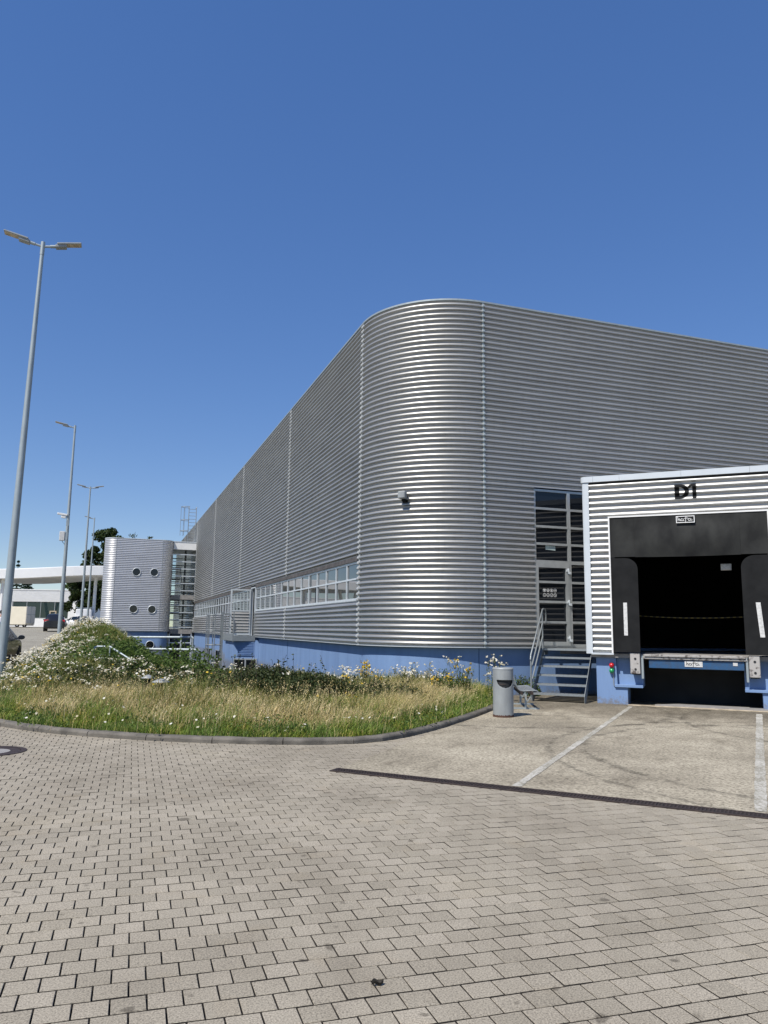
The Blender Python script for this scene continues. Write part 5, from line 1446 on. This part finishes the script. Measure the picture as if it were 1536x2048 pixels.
# short green grass along the kerb
def f_turf(x, y):
    d = dist_path(KERB, x, y); return np.clip((1 - sm(.45, 1.25, d + .35 * (blob(x, y, 1.3, 2.2) - .5))) + .16 * (1 - sm(.30, .50, blob(x, y, 2.4, 5.0))) * (d < 3) + .03, 0, 1) * (y < 24) * (d > .13)
x, y = sample(52000, (-10.5, 3.3, 10.9, 24), g, f_turf)
d = dist_path(KERB, x, y)
hh = g.uniform(.06, .19, len(x)) * (1 + 1.1 * sm(.2, 1.0, d)) * (.7 + .6 * blob(x, y, 2.9, 2.0))
V, F = blades(x, y, hh, g.uniform(.006, .012, len(x)), g.uniform(.2, .9, len(x)), g)
stuff('green_grass', V, F, M['turf'])
# seed stalks standing above the straw, broad leaves low in the green edge
x, y = sample(2600, (-9.5, 3.0, 11.2, 19), g, lambda x, y: np.clip(f_dry(x, y) * .9 + .15, 0, 1))
sh_ = g.uniform(.30, .60, len(x)); le_ = g.uniform(.1, .5, len(x)); V, F = blades(x, y, sh_, g.uniform(.003, .005, len(x)), le_, g, (.5, .1))
tip = V.reshape(-1, 5, 3)[:, 4]; C_ = (tip[:, None, :] - np.array([0, 0, 1.0]) * g.uniform(0, .09, (len(x), 6, 1)) + g.normal(0, .008, (len(x), 6, 3))).reshape(-1, 3)
stuff('seed_stalks', V, F, M['dry'])
V, F = quads(C_, .014, g, -.5, .35); stuff('seed_heads', V, F, M['dry'])
x, y = sample(650, (-9.5, 3.0, 11.2, 20), g, lambda x, y: np.clip((1 - sm(.7, 1.6, dist_path(KERB, x, y))) * sm(.42, .6, blob(x, y, 3.1, 6.0)) + .03, 0, 1))
x = (x[:, None] + g.normal(0, .05, (len(x), 9))).ravel(); y = (y[:, None] + g.normal(0, .05, (len(y), 9))).ravel()
V, F = quads(np.stack([x, y, mz(x, y) + g.uniform(.03, .20, len(x))], 1), .026, g, -.6, .45); stuff('broad_leaves', V, F, M['leaf_bright'])
# meadow herbs everywhere else
def f_herb(x, y):
    d = dist_path(KERB, x, y); return np.clip(sm(1.0, 2.4, d) * np.clip(1.6 - y / 26, .10, 1) * (y < 58), 0, 1) * (1 - .85 * np.exp(-((x + 4.35) ** 2 / .25 + (y - 14.7) ** 2 / .8))) * (1 - .92 * np.exp(-((x + 2.25) ** 2 / 1.6 + (y - 14.6) ** 2 / .9))) * np.clip(sinkf(x, y), .12, 1)
x, y = sample(70000, (-25, 3.4, 12, 58), g, f_herb)
hh = g.uniform(.18, .46, len(x)) * (.7 + .6 * blob(x, y, 1.7, .2)) * (1 + .45 * sm(-5, -7, x))
V, F = blades(x, y, hh, g.uniform(.008, .020, len(x)) * (1 + np.clip(y - 20, 0, 30) * .05), g.uniform(.15, .8, len(x)), g)
stuff('meadow_herbs', V, F, M['herb'])

# small daisies in dense drifts
def flower_heads(cx, cy, cz_, r, rng, tilt=.5):
    n = len(cx); a = rng.normal(size=(n, 3)) * tilt; a[:, 2] = 1.0; a[:, 1] -= .35; a /= np.linalg.norm(a, axis=1)[:, None]
    b = np.cross(a, rng.normal(size=(n, 3))); b /= np.linalg.norm(b, axis=1)[:, None]; c = np.cross(a, b)
    P = [np.stack([cx, cy, cz_], 1) - a * r[:, None] * .15]
    for k_ in range(6):
        t = 2 * PI * k_ / 6
        P.append(np.stack([cx, cy, cz_], 1) + (b * math.cos(t) + c * math.sin(t)) * (r * rng.uniform(.75, 1.1, n))[:, None])
    V = np.stack(P, 1).reshape(-1, 3); k0 = np.arange(n)[:, None] * 7
    F = np.concatenate([k0 + [0, 1 + k_, 1 + (k_ + 1) % 6] for k_ in range(6)], 0)
    return V, F
def f_daisy(x, y):
    d = dist_path(KERB, x, y)
    z1 = sm(-3.9, -6.0, x) * sm(14.2, 16.0, y) * (1 - .9 * sm(-11.6, -10.2, x + (y - 30) * .28) * sm(22, 26, y)) * sm(.1, .6, d)
    z2 = .16 * sm(1.8, 2.8, d) * (y < 19) * sm(-2.5, -.5, x)
    z4 = .55 * np.exp(-((x + 6.0 + (y - 22) * .22) ** 2 / (2 * 1.0 ** 2) + (y - 22) ** 2 / (2 * 2.6 ** 2)))
    z1 = np.maximum(z1, z4)
    z3 = .22 * sm(1.6, 2.4, d) * (y < 18) * (x < -1.5) * (1 - .9 * np.exp(-((x + 2.25) ** 2 / 1.6 + (y - 14.6) ** 2 / .9)))
    z1 = z1 * (1 - .85 * np.exp(-((x + 4.4) ** 2 / .5 + (y - 14.6) ** 2 / 2.4))) * (1 - .8 * np.exp(-((x + 6.4) ** 2 / .9 + (y - 18.3) ** 2 / 2)))
    return np.clip(np.maximum(np.maximum(z1, z2), z3) * sm(.22, .60, blob(x, y, 2.2, 3.0)) * (y < 46) * np.clip(sinkf(x, y), .35, 1), 0, 1)
cx_, cy_ = sample(1250, (-19, 3.2, 12.5, 46), g, f_daisy)
n_ = 9
fx = (cx_[:, None] + g.normal(0, .055, (len(cx_), n_))).ravel(); fy = (cy_[:, None] + g.normal(0, .055, (len(cx_), n_))).ravel()
fh = (g.uniform(.24, .62, len(cx_))[:, None] + g.normal(0, .02, (len(cx_), n_))).ravel()
k_ = inside(MEADOW, fx, fy); fx, fy, fh = fx[k_], fy[k_], fh[k_]
fz = mz(fx, fy) + fh
V, F = flower_heads(fx, fy, fz, g.uniform(.013, .026, len(fx)) * (1 + np.clip(fy - 20, 0, 20) * .02), g)
stuff('white_daisies', V, F, M['petal'])
V, F = blades(fx, fy, fh + .03, g.uniform(.006, .010, len(fx)), g.uniform(0, .02, len(fx)), g)
stuff('daisy_stems', V, F, M['stem'])
yx, yy = sample(420, (-16, 3, 12.5, 34), g, lambda x, y: np.clip(f_daisy(x, y) * .8, 0, 1))
V, F = flower_heads(yx, yy, mz(yx, yy) + g.uniform(.25, .5, len(yx)), g.uniform(.018, .032, len(yx)), g)
stuff('yellow_flowers', V, F, M['yellow'])
# low flowers in the turf
wx, wy = sample(70, (-6, 1.5, 11.2, 14), g, lambda x, y: 1 - sm(1.0, 2.2, dist_path(KERB, x, y)))
V, F = flower_heads(wx, wy, mz(wx, wy) + g.uniform(.10, .28, len(wx)), g.uniform(.015, .028, len(wx)), g)
stuff('low_white_flowers', V, F, M['petal'])

# leafy ground cover on the lee of the mound
def leaf_mass(n, box, fn, h0, h1, size, rng, lump):
    x, y = sample(n, box, rng, fn)
    top = h0 + (h1 - h0) * blob(x, y, lump, 1.3)
    z = mz(x, y) + top * rng.uniform(.25, 1.0, n) ** .6 + rng.normal(0, .03, n)
    return quads(np.stack([x, y, z], 1), size, rng, .3)
V, F = leaf_mass(24000, (-14, -5.8, 22, 40), lambda x, y: sm(-12.0, -10.9, x + (y - 30) * .28) * np.exp(-((x + 9.6 + (y - 29) * .28) ** 2 / (2 * 1.5 ** 2) + (y - 30) ** 2 / (2 * 4.2 ** 2))), .18, .50, .05, g, 2.4)
stuff('ground_cover', V, F, M['leaf_bright'])
V, F = leaf_mass(9000, (-8, -3.0, 15, 24), lambda x, y: np.exp(-((x + 5.6) ** 2 / (2 * .9 ** 2) + (y - 18) ** 2 / (2 * 1.8 ** 2))), .25, .55, .04, g, 3.0)
stuff('ground_cover', V, F, M['leaf'])
V, F = leaf_mass(12000, (-17, -3.0, 16, 46), lambda x, y: sm(-8.6, -7.6, hall_l(x, y)[0]) * (1 - sm(-3.6, -2.6, hall_l(x, y)[0])) * .8, .10, .55, .05, g, 3.3)
stuff('ground_cover', V, F, M['leaf_bright'])
V, F = leaf_mass(16000, (-9.5, -4.0, 17.5, 28), lambda x, y: np.exp(-((x + 6.3 + (y - 22) * .22) ** 2 / (2 * .95 ** 2) + (y - 22.5) ** 2 / (2 * 2.4 ** 2))) * sm(.25, .55, blob(x, y, 2.1, 4.2)), .35, 1.05, .042, g, 2.6)
stuff('tall_ground_cover', V, F, M['leaf_bright'])
# dark low bushes
def bush(name, label, c, rx, ry, h, n, size, seed, m, lob=12):
    rng = np.random.default_rng(seed); zb = float(mz(*c))
    t = thing(name, label, 'shrub', (c[0], c[1], zb), 0)
    C = []; st_ = MB()
    for k_ in range(lob):
        a = rng.uniform(0, 2 * PI); r = rng.uniform(0, 1) ** .5
        p = np.array([rx * r * math.cos(a), ry * r * math.sin(a), h * rng.uniform(.35, .75) * (1 - .4 * r)])
        q = rng.normal(size=(n // lob, 3)); q /= np.linalg.norm(q, axis=1)[:, None]
        C.append(p + q * rng.uniform(.4, 1.1, n // lob)[:, None] * np.array([rx * .42, ry * .5, h * .42]))
        st_.tube([(p[0] * .4, p[1] * .4, 0), tuple(p)], .008, 4)
    C = np.concatenate(C); C[:, 2] = np.maximum(C[:, 2], .02)
    for k_ in range(26):
        a = rng.uniform(0, 2 * PI); r = rng.uniform(.2, .95); b0 = np.array([rx * r * math.cos(a), ry * r * math.sin(a), h * .6]); e_ = b0 + np.array([rng.normal(0, .10), rng.normal(0, .06), h * rng.uniform(.35, .75)])
        st_.tube([tuple(b0), tuple((b0 + e_) / 2 + rng.normal(0, .015, 3)), tuple(e_)], .004, 3)
        tt = rng.uniform(0, 1, 14)[:, None]; C = np.concatenate([C, b0 + (e_ - b0) * tt + rng.normal(0, .018, (14, 3))])
    V, F = quads(C, size, rng, .2, .55)
    obj('stems', st_, M['bark'], t); link('foliage', tri_mesh('foliage', V, F, m), t)
bush('low_bush', 'dark green low bush in front of the blue wall, left of the yellow flowers', (-2.3, 14.8), 1.45, .75, .66, 21000, .026, 31, M['leaf'])
bush('low_bush', 'lower olive bush spreading right of the dark bush in the meadow', (-.35, 15.3), .95, .6, .42, 8000, .024, 32, M['leaf'])
bush('low_bush', 'small fresh green bush by the blue wall, left of the litter bin', (1.55, 17.5), .45, .4, .48, 4200, .026, 33, M['leaf_bright'], 7)
bush('low_bush', 'green tuft of leaves at the foot of the steel stair', (3.45, 18.9), .28, .18, .40, 1300, .024, 34, M['leaf_bright'], 5)

# tall flowering weeds in front of the blue wall, each its own plant
def tall_plant(label, px, ytop, Y, kind, seed):
    rng = np.random.default_rng(seed)
    x = (px - 768) / 1535 * Y * .995; zt = 1.6 - (ytop - 1261) / 1535 * Y; zb = float(mz(x, Y)); h = zt - zb
    t = thing('flowering_weed', label, 'wildflower', (x, Y, zb), 0, group='tall flowering weeds before the blue wall')
    st_ = MB(); C = []; Hd = []
    for s in range(rng.integers(3, 6)):
        bx, by = rng.normal(0, .10), rng.normal(0, .08); hs = h * rng.uniform(.72, 1.0) if s else h
        pts = [(bx * .2, by * .2, 0), (bx * .6, by * .6, hs * .5), (bx, by, hs)]
        st_.tube(pts, [.006, .005, .003], 4)
        for k_ in range(26):
            u = rng.uniform(.05, .85); p = np.array([bx * u, by * u, hs * u]); C.append(p + rng.normal(0, .030, 3))
        for k_ in range(rng.integers(5, 10)):
            p = np.array([bx, by, hs]) + np.array([rng.normal(0, .055), rng.normal(0, .055), rng.uniform(-.20, .02)])
            st_.tube([(bx, by, hs - .2), tuple(p)], .0022, 3); Hd.append(p)
    V, F = quads(np.array(C), .030 if kind == 'w' else .036, rng, .2, .3)
    obj('stem', st_, M['stem'], t); link('leaves', tri_mesh('leaves', V, F, M['herb']), t)
    Hd = np.array(Hd); Hd = (Hd[:, None, :] + rng.normal(0, .014, (len(Hd), 2, 3))).reshape(-1, 3)
    V, F = flower_heads(Hd[:, 0], Hd[:, 1], Hd[:, 2], rng.uniform(.015, .027, len(Hd)), rng, 1.0)
    props(link('flower', tri_mesh('flower', V, F, M['yellow'] if kind == 'y' else M['petal']), t), kind='stuff')
for i, a in enumerate([
        ('tallest yellow flowered weed before the blue wall, left of centre', 735, 1321, 16.0, 'y'), ('shorter yellow weed just right of the tallest yellow one', 758, 1336, 16.2, 'y'),
        ('white flowered weed left of the tallest yellow weed', 699, 1336, 16.4, 'w'), ('white flowered weed midway along the blue wall, left of a pair', 806, 1330, 16.6, 'w'),
        ('white flowered weed, left of a close pair with tall airy heads', 828, 1326, 16.6, 'w'), ('tall airy white weed, right of a close pair', 852, 1322, 16.8, 'w'),
        ('small white flowered weed right of the tall airy pair', 874, 1338, 17.0, 'w'), ('yellow flowered weed beside the white one near the litter bin', 928, 1318, 17.0, 'y'),
        ('white flowered weed rising above the yellow one near the litter bin', 918, 1312, 17.4, 'w'), ('slim yellow weed between the airy white weeds and the litter bin', 895, 1342, 16.8, 'y'),
        ('white flowered weed just left above the litter bin', 979, 1312, 17.7, 'w'), ('white flowered weed directly behind the litter bin', 998, 1307, 17.8, 'w'),
        ('orange yellow weed in front of the dark bush', 688, 1352, 15.8, 'y'), ('bright yellow weed on the right end of the dark bush', 625, 1358, 15.0, 'y'),
        ('low yellow weed standing in the dry grass', 703, 1388, 14.4, 'y')]):
    tall_plant(*a, 100 + i)

# hedge strip by the trailer and weeds on the tower roof
V, F = quads(np.stack([g.uniform(-42.2, -33, 5200), g.uniform(100, 102.5, 5200), 1.0 + g.uniform(0, 1, 5200) ** .6 * (1.0 + .25 * np.sin(np.arange(5200)))], 1), .16, g, .2)
hd = thing('hedge', 'low green hedge strip between the trailer and the black car', 'hedge', (0, 0, 0))
link('foliage', tri_mesh('foliage', V, F, M['leaf_bright']), hd)
for i, (tx_, lab) in enumerate(((-5.0, 'small weed growing on the tower roof edge, the bigger left one'), (-3.75, 'tiny weed growing on the tower roof edge, right one'))):
    wx_, wy_ = hall_w(tx_, TY0 + .25); t = thing('roof_weed', lab, 'weed', (wx_, wy_, TZ1 + .04), 0)
    s = .32 if i == 0 else .18
    V, F = quads(g.normal(0, 1, (60, 3)) * [s * .55, .1, s * .35] + [0, 0, s * .7], .07, g)
    link('leaves', tri_mesh('leaves', V, F, M['leaf']), t); obj('stem', MB().tube([(0, 0, -.05), (0, 0, s)], .012, 4), M['stem'], t)
# litter on the paving
def at_ground(px, py):
    d_ = right * (px - 768) + upv * (1024 - py) + fwd * 1535; k_ = -EYE / d_.z; return d_ * k_
for px, py, lab, s in ((755, 1972, 'dark curled dead leaf lying on the paving stones in the foreground', .028), ):
    p = at_ground(px, py)
    lf_ = MB().grid(8, 4, lambda u, v: ((u - .5) * 2 * s, (v - .5) * s * 1.1 * math.sin(PI * (.05 + .9 * u)), .006 + .018 * (2 * v - 1) ** 2 + .006 * math.sin(u * 7)))
    obj('dead_leaf', lf_, pm('dead_leaf', (.035, .03, .022), (.02, .018, .014), 80, .8), None, loc=(p.x, p.y, 0), rot=(0, 0, .3), label=lab, cat='leaf')
